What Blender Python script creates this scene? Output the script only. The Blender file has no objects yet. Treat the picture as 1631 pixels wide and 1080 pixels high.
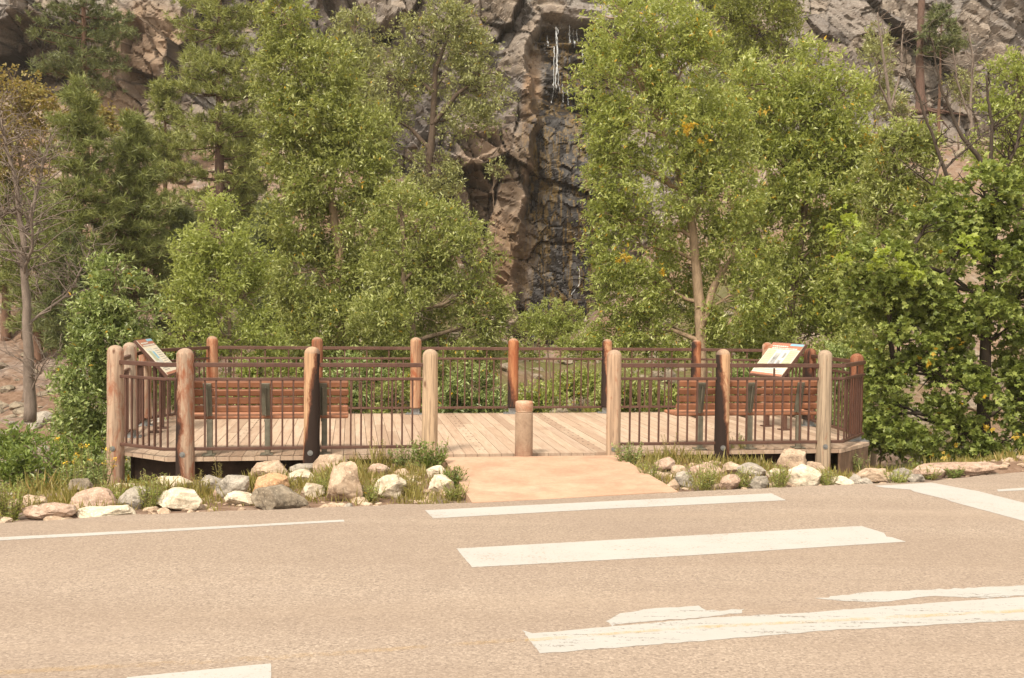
import bpy, math, random
import numpy as np
from mathutils import Vector
R = math.radians
rng = np.random.default_rng(7)
random.seed(7)
scn = bpy.context.scene
col = scn.collection

# ------------------------------------------------------------------ camera frame (photo pixels 1631 x 1080)
H = 1.81; FPX = 1600.0
CAM = np.array([0.0, 0.0, H])
pt = math.atan(56 / FPX); ra = 0.011
fwd = np.array([0, math.cos(pt), -math.sin(pt)])
r0 = np.array([1.0, 0, 0]); u0 = np.cross(r0, fwd)
rgt = math.cos(ra) * r0 + math.sin(ra) * u0
upv = np.cross(rgt, fwd)
def ray(px, py): return fwd + (px - 815.5) / FPX * rgt + (540 - py) / FPX * upv
def at(px, py, Y):
    d = ray(px, py); return CAM + d * (Y / d[1])
def onz(px, py, z=0.0):
    d = ray(px, py); return CAM + d * ((z - H) / d[2])

# ------------------------------------------------------------------ noise
def h2(ix, iy, s):
    n = (ix.astype(np.int64) * 374761393 + iy.astype(np.int64) * 668265263 + s * 1442695041) & 0xffffffff
    n = ((n ^ (n >> 13)) * 1274126177) & 0xffffffff
    return ((n ^ (n >> 16)) & 0xffffff) / float(0xffffff)
def vn(x, y, s=0):
    x = np.asarray(x, float); y = np.asarray(y, float)
    ix = np.floor(x); iy = np.floor(y); fx = x - ix; fy = y - iy
    fx = fx * fx * (3 - 2 * fx); fy = fy * fy * (3 - 2 * fy)
    a = h2(ix, iy, s); b = h2(ix + 1, iy, s); c = h2(ix, iy + 1, s); d = h2(ix + 1, iy + 1, s)
    return (a * (1 - fx) + b * fx) * (1 - fy) + (c * (1 - fx) + d * fx) * fy
def fbm(x, y, s=0, o=4):
    t = 0; a = 1; w = 0
    for i in range(o):
        t = t + a * vn(x * 2**i, y * 2**i, s + i * 17); w += a; a *= .5
    return t / w
def n3(p, f, s=0):
    x, y, z = p[..., 0] * f, p[..., 1] * f, p[..., 2] * f
    return (vn(x + z * .7, y - z * .6, s) + vn(y * 1.1 + 3.1, z * 1.1 + x * .3, s + 5) + vn(z + 9.2, x * .9 - y * .4, s + 9)) / 3
def ss(a, b, x):
    t = np.clip((x - a) / (b - a), 0, 1); return t * t * (3 - 2 * t)
def cells(u, v, s):
    iu = np.floor(u); iv = np.floor(v)
    best = np.full(u.shape, 1e9); bid = np.zeros(u.shape); bu = np.zeros(u.shape); bv = np.zeros(u.shape); b2 = np.full(u.shape, 1e9)
    for du in (-1, 0, 1):
        for dv in (-1, 0, 1):
            cu = iu + du; cv = iv + dv
            pu = cu + .15 + .7 * h2(cu, cv, s); pv = cv + .15 + .7 * h2(cu, cv, s + 1)
            d = (u - pu)**2 + (v - pv)**2
            m = d < best
            b2 = np.where(m, best, np.minimum(b2, d)); best = np.where(m, d, best)
            bu = np.where(m, u - pu, bu); bv = np.where(m, v - pv, bv)
            bid = np.where(m, h2(cu, cv, s + 2), bid)
    return bid, bu, bv, np.sqrt(b2) - np.sqrt(best)

# ------------------------------------------------------------------ mesh helpers
def npmesh(name, V, F, mats, smooth=False, midx=None):
    """F: list of int arrays (n,k)"""
    me = bpy.data.meshes.new(name)
    V = np.asarray(V, np.float32)
    if isinstance(F, np.ndarray): F = [F]
    F = [f for f in F if len(f)]
    loops = np.concatenate([f.ravel() for f in F]).astype(np.int32)
    sizes = np.concatenate([np.full(len(f), f.shape[1], np.int32) for f in F])
    starts = np.concatenate([[0], np.cumsum(sizes)[:-1]]).astype(np.int32)
    me.vertices.add(len(V)); me.vertices.foreach_set('co', V.ravel())
    me.loops.add(len(loops)); me.loops.foreach_set('vertex_index', loops)
    me.polygons.add(len(sizes)); me.polygons.foreach_set('loop_start', starts)
    try: me.polygons.foreach_set('loop_total', sizes)
    except Exception: pass
    if midx is not None: me.polygons.foreach_set('material_index', np.asarray(midx, np.int32))
    me.polygons.foreach_set('use_smooth', np.full(len(sizes), smooth))
    me.update(calc_edges=True); me.validate()
    for m in (mats if isinstance(mats, (list, tuple)) else [mats]): me.materials.append(m)
    return me
def link(name, me, parent=None, loc=None):
    o = bpy.data.objects.new(name, me); col.objects.link(o)
    if parent is not None: o.parent = parent
    if loc is not None: o.location = loc
    return o
def tag(o, label=None, cat=None, group=None, kind=None):
    if label: o['label'] = label
    if cat: o['category'] = cat
    if group: o['group'] = group
    if kind: o['kind'] = kind
    return o
def empty(name, loc, rz=0):
    o = bpy.data.objects.new(name, None); col.objects.link(o)
    o.location = [float(c) for c in loc]; o.rotation_euler = (0, 0, rz); o.empty_display_size = .2
    return o
class MB:
    def __init__(s): s.V = []; s.F = {}; s.n = 0; s.M = {}
    def add(s, V, F, mi=0):
        V = np.asarray(V, float); s.V.append(V)
        for f in F:
            k = len(f); s.F.setdefault(k, []).append([i + s.n for i in f]); s.M.setdefault(k, []).append(mi)
        s.n += len(V)
    def box(s, c, d, rz=0, rx=0, bev=0.0, mi=0):
        x, y, z = d[0] / 2, d[1] / 2, d[2] / 2
        if bev > 0:
            b = min(bev, x * .9, y * .9, z * .9); V = []
            for sx in (-1, 1):
                for sy in (-1, 1):
                    for sz in (-1, 1):
                        V += [(sx * x, sy * (y - b), sz * (z - b)), (sx * (x - b), sy * y, sz * (z - b)), (sx * (x - b), sy * (y - b), sz * z)]
            def I(a, b_, c_, k): return ((a > 0) * 4 + (b_ > 0) * 2 + (c_ > 0)) * 3 + k
            F = []
            for a in (-1, 1):
                F.append([I(a, -1, -1, 0), I(a, 1, -1, 0), I(a, 1, 1, 0), I(a, -1, 1, 0)][::a])
                F.append([I(-1, a, -1, 1), I(1, a, -1, 1), I(1, a, 1, 1), I(-1, a, 1, 1)][::-a])
                F.append([I(-1, -1, a, 2), I(1, -1, a, 2), I(1, 1, a, 2), I(-1, 1, a, 2)][::a])
            for a in (-1, 1):
                for b2 in (-1, 1):
                    F.append([I(a, b2, -1, 0), I(a, b2, 1, 0), I(a, b2, 1, 1), I(a, b2, -1, 1)][::a * b2])
                    F.append([I(a, -1, b2, 0), I(a, -1, b2, 2), I(a, 1, b2, 2), I(a, 1, b2, 0)][::a * b2])
                    F.append([I(-1, a, b2, 1), I(1, a, b2, 1), I(1, a, b2, 2), I(-1, a, b2, 2)][::a * b2])
                    for c2 in (-1, 1): F.append([I(a, b2, c2, 0), I(a, b2, c2, 1), I(a, b2, c2, 2)][::a * b2 * c2])
        else:
            V = [(-x, -y, -z), (x, -y, -z), (x, y, -z), (-x, y, -z), (-x, -y, z), (x, -y, z), (x, y, z), (-x, y, z)]
            F = [[0, 3, 2, 1], [4, 5, 6, 7], [0, 1, 5, 4], [1, 2, 6, 5], [2, 3, 7, 6], [3, 0, 4, 7]]
        V = np.array(V)
        if rx:
            c_, s_ = math.cos(rx), math.sin(rx); V = V @ np.array([[1, 0, 0], [0, c_, -s_], [0, s_, c_]]).T
        if rz:
            c_, s_ = math.cos(rz), math.sin(rz); V = V @ np.array([[c_, -s_, 0], [s_, c_, 0], [0, 0, 1]]).T
        s.add(V + np.array(c), F, mi)
    def tube(s, P, rad, n=8, mi=0, cap=True):
        P = np.asarray(P, float); m = len(P)
        rad = np.broadcast_to(np.asarray(rad, float), (m,))
        T = np.gradient(P, axis=0); T /= np.linalg.norm(T, axis=1)[:, None] + 1e-9
        ref = np.array([0, 0, 1.0]) if abs(T[0][2]) < .9 else np.array([1.0, 0, 0])
        A = np.cross(T, ref); A /= np.linalg.norm(A, axis=1)[:, None] + 1e-9
        B = np.cross(T, A)
        th = np.arange(n) * 2 * math.pi / n
        V = P[:, None] + rad[:, None, None] * (np.cos(th)[None, :, None] * A[:, None] + np.sin(th)[None, :, None] * B[:, None])
        F = [[i * n + j, (i + 1) * n + j, (i + 1) * n + (j + 1) % n, i * n + (j + 1) % n] for i in range(m - 1) for j in range(n)]
        if cap: F += [list(range(n)), list(range((m - 1) * n, m * n))[::-1]]
        s.add(V.reshape(-1, 3), F, mi)
    def lathe(s, prof, c=(0, 0, 0), n=20, mi=0, wob=None):
        V = []
        for (r, z) in prof:
            for j in range(n):
                a = j * 2 * math.pi / n; k = 1 if wob is None else wob(a, z)
                V.append((c[0] + r * k * math.cos(a), c[1] + r * k * math.sin(a), c[2] + z))
        m = len(prof)
        F = [[i * n + j, i * n + (j + 1) % n, (i + 1) * n + (j + 1) % n, (i + 1) * n + j] for i in range(m - 1) for j in range(n)]
        F += [list(range(n))[::-1], list(range((m - 1) * n, m * n))]
        s.add(V, F, mi)
    def mesh(s, name, mats, smooth=False):
        ks = sorted(s.F)
        mi = [m for k in ks for m in s.M[k]]
        return npmesh(name, np.concatenate(s.V), [np.array(s.F[k]) for k in ks], mats, smooth, mi)
    def build(s, name, mats, parent=None, loc=None, smooth=False):
        return link(name, s.mesh(name, mats, smooth), parent, loc)
def autosmooth(o, ang=40):
    me = o.data
    try: me.shade_auto_smooth(angle=R(ang))
    except Exception:
        try: me.set_sharp_from_angle(angle=R(ang))
        except Exception: pass

# ------------------------------------------------------------------ materials
class NT:
    def __init__(s, name):
        s.m = bpy.data.materials.new(name); s.m.use_nodes = True; s.t = s.m.node_tree; s.t.nodes.clear()
        s.out = s.t.nodes.new('ShaderNodeOutputMaterial')
    def n(s, typ, **kw):
        nd = s.t.nodes.new('ShaderNode' + typ)
        for k, v in kw.items():
            if k.startswith('i_'):
                key = k[2:]; key = int(key) if key.isdigit() else key.replace('_', ' ')
                s.set(nd, key, v)
            else: setattr(nd, k, v)
        return nd
    def set(s, nd, key, v):
        inp = nd.inputs[key]
        if hasattr(v, 'node'): s.t.links.new(v, inp)
        else:
            if isinstance(v, (tuple, list)) and len(v) == 3 and inp.type == 'RGBA': v = (*v, 1)
            inp.default_value = v
    def co(s, kind='Object', scale=(1, 1, 1), rot=(0, 0, 0)):
        tc = s.n('TexCoord'); mp = s.n('Mapping'); s.t.links.new(tc.outputs[kind], mp.inputs[0])
        mp.inputs['Scale'].default_value = scale; mp.inputs['Rotation'].default_value = rot
        return mp.outputs[0]
    def noise(s, v, sc, det=4, rough=.55, dist=0):
        return s.n('TexNoise', i_Vector=v, i_Scale=sc, i_Detail=det, i_Roughness=rough, i_Distortion=dist).outputs[0]
    def ramp(s, f, stops, mode='LINEAR'):
        nd = s.n('ValToRGB'); s.t.links.new(f, nd.inputs[0]); cr = nd.color_ramp; cr.interpolation = mode
        while len(cr.elements) < len(stops): cr.elements.new(.5)
        for e, (p, c) in zip(cr.elements, stops):
            e.position = p; e.color = (*c, 1) if isinstance(c, (tuple, list)) else (c, c, c, 1)
        return nd.outputs[0]
    def mix(s, f, a, b, typ='MIX'):
        nd = s.n('Mix', data_type='RGBA', blend_type=typ)
        s.set(nd, 0, f)
        for i, v in ((6, a), (7, b)):
            if hasattr(v, 'node'): s.t.links.new(v, nd.inputs[i])
            else: nd.inputs[i].default_value = (*v, 1)
        return nd.outputs[2]
    def math(s, op, a, b=0.0, c=None, clamp=False):
        nd = s.n('Math', operation=op, use_clamp=clamp); s.set(nd, 0, a); s.set(nd, 1, b)
        if c is not None: s.set(nd, 2, c)
        return nd.outputs[0]
    def bump(s, h, st=.3, d=.02):
        return s.n('Bump', i_Height=h, i_Strength=st, i_Distance=d).outputs[0]
    def bsdf(s, colr, rough=.8, nrm=None, spec=.4, metal=0.0):
        b = s.n('BsdfPrincipled'); s.set(b, 'Base Color', colr); s.set(b, 'Roughness', rough)
        b.inputs['Specular IOR Level'].default_value = spec; b.inputs['Metallic'].default_value = metal
        if nrm is not None: s.t.links.new(nrm, b.inputs['Normal'])
        s.t.links.new(b.outputs[0], s.out.inputs[0]); s.b = b
        return s.m
def M_road():
    t = NT('aggregate_asphalt'); v = t.co()
    c1 = t.n('TexVoronoi', i_Vector=v, i_Scale=82.0)
    f = t.noise(v, 46, 3, .8); big = t.noise(v, .7, 5, .65); mid = t.noise(v, 5.5, 4, .6)
    streak = t.noise(t.co(scale=(.25, 2.2, 1), rot=(0, 0, R(-14))), 1.0, 4, .6)
    cc = t.n('SeparateColor', i_0=c1.outputs['Color']).outputs[0]
    a = t.ramp(cc, [(0, (.145, .112, .092)), (.22, (.26, .205, .166)), (.7, (.325, .26, .21)), (1, (.47, .385, .32))])
    b = t.mix(.4, a, t.ramp(f, [(.36, (.175, .137, .112)), (.53, (.31, .247, .20)), (.68, (.45, .365, .305))]))
    b = t.mix(t.ramp(big, [(.35, 0.0), (.7, .40)]), b, (.225, .17, .14))
    b = t.mix(t.ramp(streak, [(.5, 0.0), (.75, .35)]), b, (.38, .30, .235))
    b = t.mix(t.ramp(mid, [(.45, 0.0), (.8, .3)]), b, (.22, .17, .135))
    trk = t.noise(t.co(scale=(.05, .85, 1), rot=(0, 0, R(-14))), 1.0, 3, .5, .3)
    b = t.mix(t.ramp(trk, [(.42, .28), (.56, 0.0)]), b, (.21, .155, .118))
    dark = t.n('TexVoronoi', i_Vector=v, i_Scale=11.0)
    b = t.mix(t.ramp(dark.outputs['Distance'], [(.03, .65), (.075, 0.0)]), b, (.09, .06, .045))
    b = t.mix(1.0, b, (1.02, 1.03, 1.0), 'MULTIPLY')
    return t.bsdf(b, .92, t.bump(f, .5, .006), .2)
def M_paint(name='road_paint', colr=(.395, .385, .36), wear=.66):
    t = NT(name); v = t.co()
    f = t.noise(v, 38, 4, .75); g = t.noise(v, 2.2, 6, .7); st = t.noise(t.co(scale=(.8, 8, 1), rot=(0, 0, R(-14))), 2.2, 5, .7)
    c = t.mix(t.ramp(g, [(.4, 0.0), (.75, .5)]), colr, tuple(x * .84 for x in colr))
    c = t.mix(t.ramp(st, [(.5, 0.0), (.8, .35)]), c, (.46, .42, .36))
    m = t.math('ADD', t.math('MULTIPLY', f, .8), t.math('MULTIPLY', t.math('ADD', g, st), .3))
    c = t.mix(t.ramp(m, [(wear + .10, 0.0), (wear + .2, .85)]), c, (.30, .215, .155))
    vo = t.n('TexVoronoi', i_Vector=v, i_Scale=2.3)
    c = t.mix(t.ramp(vo.outputs['Distance'], [(.02, .5), (.04, 0.0)]), c, (.25, .19, .15))
    return t.bsdf(c, .8, t.bump(f, .3, .004), .3)
def M_faded(name, colr, lo=.5, hi=.62, mx=.7):
    t = NT(name); v = t.co()
    m = t.math('ADD', t.math('MULTIPLY', t.noise(v, 30, 4, .8), .5), t.math('MULTIPLY', t.noise(v, 3, 4, .6), .5))
    t.bsdf(colr, .85)
    tr = t.n('BsdfTransparent'); mx_ = t.n('MixShader')
    t.t.links.new(t.ramp(m, [(lo, 0.0), (hi, mx)]), mx_.inputs[0]); t.t.links.new(tr.outputs[0], mx_.inputs[1]); t.t.links.new(t.b.outputs[0], mx_.inputs[2])
    t.t.links.new(mx_.outputs[0], t.out.inputs[0]); return t.m
def M_ramp():
    t = NT('tinted_concrete'); v = t.co()
    g = t.noise(v, 1.6, 5, .65, .6); f = t.noise(v, 26, 4, .7); s = t.noise(t.co(scale=(1, 3.2, 1)), 3.2, 5, .7)
    c = t.ramp(g, [(.3, (.37, .225, .145)), (.55, (.45, .295, .20)), (.75, (.52, .37, .265))])
    c = t.mix(t.ramp(s, [(.5, 0.0), (.7, .45)]), c, (.42, .25, .15))
    c = t.mix(t.ramp(f, [(.45, 0.0), (.8, .3)]), c, (.57, .44, .34))
    ed = t.noise(v, 2.6, 8, .75)
    c = t.mix(t.ramp(ed, [(.48, 0.0), (.66, .55)]), c, (.27, .17, .115))
    sp = t.n('TexVoronoi', i_Vector=v, i_Scale=9.0)
    c = t.mix(t.ramp(sp.outputs['Distance'], [(.025, .7), (.05, 0.0)]), c, (.2, .12, .07))
    return t.bsdf(c, .85, t.bump(f, .25, .004), .3)
def M_plank():
    t = NT('weathered_planks'); v = t.co(scale=(9, .9, 9), rot=(0, 0, 0))
    g = t.noise(v, 2.2, 6, .65, .8); f = t.noise(t.co(scale=(40, 1.5, 40)), 1.5, 4, .6)
    r = t.n('NewGeometry').outputs['Random Per Island']
    c = t.ramp(r, [(0, (.32, .225, .16)), (.35, (.42, .305, .22)), (.7, (.47, .36, .265)), (1, (.38, .28, .21))])
    c = t.mix(t.ramp(g, [(.42, 0.0), (.7, .55)]), c, (.26, .175, .12))
    c = t.mix(t.ramp(t.noise(v, .9, 3), [(.5, 0.0), (.75, .4)]), c, (.53, .44, .34))
    c = t.mix(t.ramp(f, [(.5, 0.0), (.75, .3)]), c, (.22, .13, .08))
    return t.bsdf(c, .8, t.bump(f, .4, .004), .25)
def M_simple(name, colr, rough=.6, metal=0.0, var=.25, sc=12, spec=.4, dirt=None):
    t = NT(name); v = t.co(); g = t.noise(v, sc, 5, .65)
    lo = tuple(x * (1 - var) for x in colr); hi = tuple(min(1, x * (1 + var)) for x in colr)
    c = t.ramp(g, [(.3, lo), (.7, hi)])
    if dirt: c = t.mix(t.ramp(t.noise(v, sc * .35, 6, .7), [(.5, 0.0), (.72, .7)]), c, dirt)
    return t.bsdf(c, t.ramp(g, [(.3, max(0, rough - .1)), (.7, min(1, rough + .1))]), t.bump(t.noise(v, sc * 5, 3), .15, .004), spec, metal)
def M_post(name, base, side=(0, 0), sidew=0.0, low=0.0, bias=0.0, red=.3, seed=0.0):
    """char mask = sidew*dot(side, xy/r) + low*(1-z) + bias + noise"""
    t = NT(name)
    tc = t.n('TexCoord').outputs['Object']
    mp = t.n('Mapping', i_Vector=tc); mp.inputs['Location'].default_value = (seed, seed * 1.7, seed * .6); mp.inputs['Scale'].default_value = (13, 13, 1.3)
    mp2 = t.n('Mapping', i_Vector=tc); mp2.inputs['Location'].default_value = (seed, -seed, seed * .6); mp2.inputs['Scale'].default_value = (50, 50, 2.2)
    mp3 = t.n('Mapping', i_Vector=tc); mp3.inputs['Location'].default_value = (seed * 2, seed, seed); mp3.inputs['Scale'].default_value = (7, 7, 2.6)
    g = t.noise(mp.outputs[0], 1.0, 6, .65, .5); f = t.noise(mp2.outputs[0], 1.0, 4, .6, .3); w = t.noise(mp3.outputs[0], 1.0, 6, .7, .6)
    c = t.ramp(g, [(.3, tuple(x * .7 for x in base)), (.5, base), (.72, tuple(min(.7, x * 1.25) for x in base))])
    c = t.mix(t.ramp(f, [(.48, 0.0), (.62, .65)]), c, tuple(x * .42 for x in base))
    kn = t.n('TexVoronoi', i_Vector=mp3.outputs[0], i_Scale=.9)
    c = t.mix(t.ramp(kn.outputs['Distance'], [(.06, .85), (.13, 0.0)]), c, (.10, .04, .02))
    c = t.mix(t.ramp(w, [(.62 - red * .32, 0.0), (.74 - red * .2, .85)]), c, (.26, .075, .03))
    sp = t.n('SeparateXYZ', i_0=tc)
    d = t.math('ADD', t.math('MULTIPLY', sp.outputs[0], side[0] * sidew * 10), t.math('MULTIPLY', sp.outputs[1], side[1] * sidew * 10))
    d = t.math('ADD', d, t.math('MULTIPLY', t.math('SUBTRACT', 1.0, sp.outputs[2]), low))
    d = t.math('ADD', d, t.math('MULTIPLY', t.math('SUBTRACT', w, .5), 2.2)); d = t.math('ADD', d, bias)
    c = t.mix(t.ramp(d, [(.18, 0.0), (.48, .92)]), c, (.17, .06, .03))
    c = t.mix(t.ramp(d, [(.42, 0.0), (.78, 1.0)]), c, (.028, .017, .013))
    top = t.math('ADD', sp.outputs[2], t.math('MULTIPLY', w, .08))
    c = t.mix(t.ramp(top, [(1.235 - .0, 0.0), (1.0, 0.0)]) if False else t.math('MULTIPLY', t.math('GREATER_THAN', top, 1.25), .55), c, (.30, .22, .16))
    return t.bsdf(c, .8, t.bump(t.math('ADD', f, t.math('MULTIPLY', w, .7)), .55, .008), .25)
def M_rock(name, c1, c2, c3):
    t = NT(name)
    tc = t.n('TexCoord').outputs['Object']; oi = t.n('ObjectInfo').outputs['Random']
    mp = t.n('Mapping', i_Vector=tc); off = t.n('CombineXYZ'); 
    for i in range(3): t.t.links.new(t.math('MULTIPLY', oi, 37.0 + i * 11), off.inputs[i])
    t.t.links.new(off.outputs[0], mp.inputs['Location']); v = mp.outputs[0]
    g = t.noise(v, 4.5, 6, .65, .5); f = t.noise(v, 34, 5, .75); k = t.noise(v, 11, 6, .7, 1.0)
    c = t.ramp(g, [(.32, c2), (.5, c1), (.68, c3)])
    c = t.mix(t.ramp(k, [(.48, 0.0), (.64, .7)]), c, tuple(x * .5 for x in c2))
    c = t.mix(t.ramp(f, [(.52, 0.0), (.7, .5)]), c, tuple(x * .55 for x in c1))
    c = t.mix(t.ramp(t.noise(v, 60, 2), [(.58, 0.0), (.68, .45)]), c, tuple(min(.8, x * 1.35) for x in c3))
    return t.bsdf(c, .9, t.bump(t.math('ADD', t.math('MULTIPLY', f, .5), k), .6, .02), .2)
def M_leaf(name, dark, light, pale=None, trans=.35, rough=.42, yfrac=.0, ycol=(.55, .33, .03), spec=.5):
    t = NT(name); geo = t.n('NewGeometry'); r = geo.outputs['Random Per Island']
    v = t.co(); big = t.noise(v, 1.1, 5, .75)
    f = t.math('ADD', t.math('MULTIPLY', r, .5), t.math('MULTIPLY', big, .62), clamp=True)
    pale = pale or tuple(min(.6, x * 1.35) for x in light)
    c = t.ramp(f, [(.22, dark), (.58, light), (.86, pale)])
    if yfrac > 0:
        r2 = t.math('FRACT', t.math('MULTIPLY', r, 53.7)); c = t.mix(t.math('LESS_THAN', r2, yfrac), c, ycol)
    b = t.n('BsdfPrincipled'); t.set(b, 'Base Color', c); b.inputs['Roughness'].default_value = rough; b.inputs['Specular IOR Level'].default_value = spec
    tr = t.n('BsdfTranslucent'); t.set(tr, 'Color', t.mix(.5, c, (light[0] * 1.5, light[1] * 1.45, light[2] * .8)))
    mx = t.n('MixShader'); mx.inputs[0].default_value = trans
    t.t.links.new(b.outputs[0], mx.inputs[1]); t.t.links.new(tr.outputs[0], mx.inputs[2]); t.t.links.new(mx.outputs[0], t.out.inputs[0])
    return t.m
def M_bark(name, c, var=.4, sc=6):
    t = NT(name); v = t.co(scale=(3, 3, .8)); g = t.noise(v, sc, 6, .7, .6); f = t.noise(v, sc * 6, 4, .7)
    cc = t.ramp(g, [(.3, tuple(x * (1 - var) for x in c)), (.7, tuple(x * (1 + var) for x in c))])
    cc = t.mix(t.ramp(f, [(.5, 0.0), (.7, .5)]), cc, tuple(x * .4 for x in c))
    return t.bsdf(cc, .9, t.bump(f, .5, .01), .2)
def M_ground():
    t = NT('dirt_ground'); v = t.co()
    g = t.noise(v, .5, 6, .65); m = t.noise(v, 5, 6, .7); f = t.noise(v, 40, 4, .75)
    vo = t.n('TexVoronoi', i_Vector=v, i_Scale=6.0); cc = t.n('SeparateColor', i_0=vo.outputs['Color']).outputs[0]
    c = t.ramp(m, [(.3, (.11, .066, .044)), (.5, (.21, .135, .092)), (.7, (.31, .22, .16))])
    st = t.ramp(cc, [(0, (.13, .11, .10)), (.5, (.26, .21, .18)), (1, (.40, .34, .29))])
    c = t.mix(t.ramp(g, [(.47, 0.0), (.6, .75)]), c, st)
    c = t.mix(t.ramp(f, [(.5, 0.0), (.7, .5)]), c, (.12, .075, .05))
    sp = t.n('SeparateXYZ', i_0=t.n('NewGeometry').outputs['Position'])
    # creek-side soil under the trees carries low green growth
    mask = t.math('MULTIPLY', t.ramp(t.math('MULTIPLY', sp.outputs[1], .02), [(.31, 0.0), (.36, 1.0), (.76, 1.0), (.9, 0.0)]), t.ramp(t.noise(v, .35, 5), [(.36, .15), (.5, .9)]))
    mask = t.math('MULTIPLY', mask, t.ramp(t.math('MULTIPLY_ADD', sp.outputs[0], .02, .5), [(.33, 0.0), (.40, 1.0), (.68, 1.0), (.76, .2)]))
    c = t.mix(mask, c, t.ramp(f, [(.35, (.05, .055, .015)), (.65, (.17, .17, .05))]))
    return t.bsdf(c, .95, t.bump(t.math('ADD', m, t.math('MULTIPLY', f, .4)), .7, .05), .15)
def M_cliff():
    t = NT('cliff_rock'); v = t.co()
    at_ = t.n('Attribute', attribute_name='wet').outputs['Fac']; ar = t.n('Attribute', attribute_name='block').outputs['Fac']; adk = t.n('Attribute', attribute_name='dark_patch').outputs['Fac']
    crk = t.n('Attribute', attribute_name='crack').outputs['Fac']
    rust = t.n('Attribute', attribute_name='rust').outputs['Fac']
    g = t.noise(v, .16, 5, .65, 1.0); m = t.noise(t.co(scale=(1, 1, 1.8), rot=(0, R(35), 0)), .8, 7, .72, .9); f = t.noise(v, 7, 6, .8)
    drip = t.noise(t.co(scale=(2.8, 2.8, .2)), 1.0, 6, .65, .6)
    lam = t.noise(t.co(scale=(.4, .4, 9), rot=(0, R(28), 0)), 1.3, 5, .65, .5)
    c = t.ramp(t.math('ADD', t.math('MULTIPLY', g, .5), t.math('MULTIPLY', ar, .55)), [(.30, (.27, .245, .235)), (.45, (.45, .385, .33)), (.58, (.50, .40, .31)), (.66, (.35, .315, .295)), (.8, (.52, .475, .43))])
    c = t.mix(t.ramp(m, [(.36, .7), (.48, 0.0)]), c, (.26, .205, .17))
    c = t.mix(t.ramp(m, [(.56, 0.0), (.72, .7)]), c, (.58, .48, .39))
    c = t.mix(t.ramp(drip, [(.56, 0.0), (.70, .45)]), c, (.20, .175, .165))
    c = t.mix(t.ramp(lam, [(.52, 0.0), (.64, .3)]), c, (.22, .15, .11))
    c = t.mix(t.ramp(f, [(.46, .5), (.58, 0.0)]), c, (.17, .13, .105))
    c = t.mix(t.math('MULTIPLY', rust, .8), c, t.ramp(m, [(.3, (.32, .18, .09)), (.7, (.55, .37, .23))]))
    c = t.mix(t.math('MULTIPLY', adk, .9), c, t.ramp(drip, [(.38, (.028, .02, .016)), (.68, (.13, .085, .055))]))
    c = t.mix(t.math('MULTIPLY', crk, .95), c, (.045, .034, .028))
    wetc = t.ramp(drip, [(.36, (.022, .019, .019)), (.49, (.042, .035, .032)), (.545, (.20, .125, .035)), (.60, (.065, .052, .044)), (.78, (.24, .215, .20))])
    c = t.mix(at_, c, wetc)
    rg = t.ramp(at_, [(0, .88), (1, .38)])
    c = t.mix(1.0, c, (.66, .68, .68), 'MULTIPLY')
    return t.bsdf(c, rg, t.bump(t.math('ADD', t.math('MULTIPLY', m, 1.6), t.math('ADD', t.math('MULTIPLY', f, .6), t.math('MULTIPLY', lam, .5))), .7, .06), .35)

MR = M_road(); MP = M_paint(); MRAMP = M_ramp(); MPL = M_plank()
METAL = M_simple('brown_painted_steel', (.088, .041, .028), .5, 0, .18, 8, .45, dirt=(.14, .075, .052))
GALV = M_simple('galvanised_steel', (.24, .24, .235), .5, .6, .25, 30)
BGREEN = M_simple('grey_green_steel', (.17, .16, .12), .55, .1, .25, 14, .4, dirt=(.25, .20, .15))
SLAT = M_simple('orange_brown_slat', (.36, .155, .082), .55, 0, .12, 9, .4, dirt=(.44, .20, .12))
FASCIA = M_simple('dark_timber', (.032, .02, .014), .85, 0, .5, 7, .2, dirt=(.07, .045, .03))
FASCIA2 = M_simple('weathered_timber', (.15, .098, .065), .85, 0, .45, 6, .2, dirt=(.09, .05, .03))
BLACKM = M_simple('black_gap', (.02, .015, .012), .9)
GROUND = M_ground(); CLIFF = M_cliff()

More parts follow.
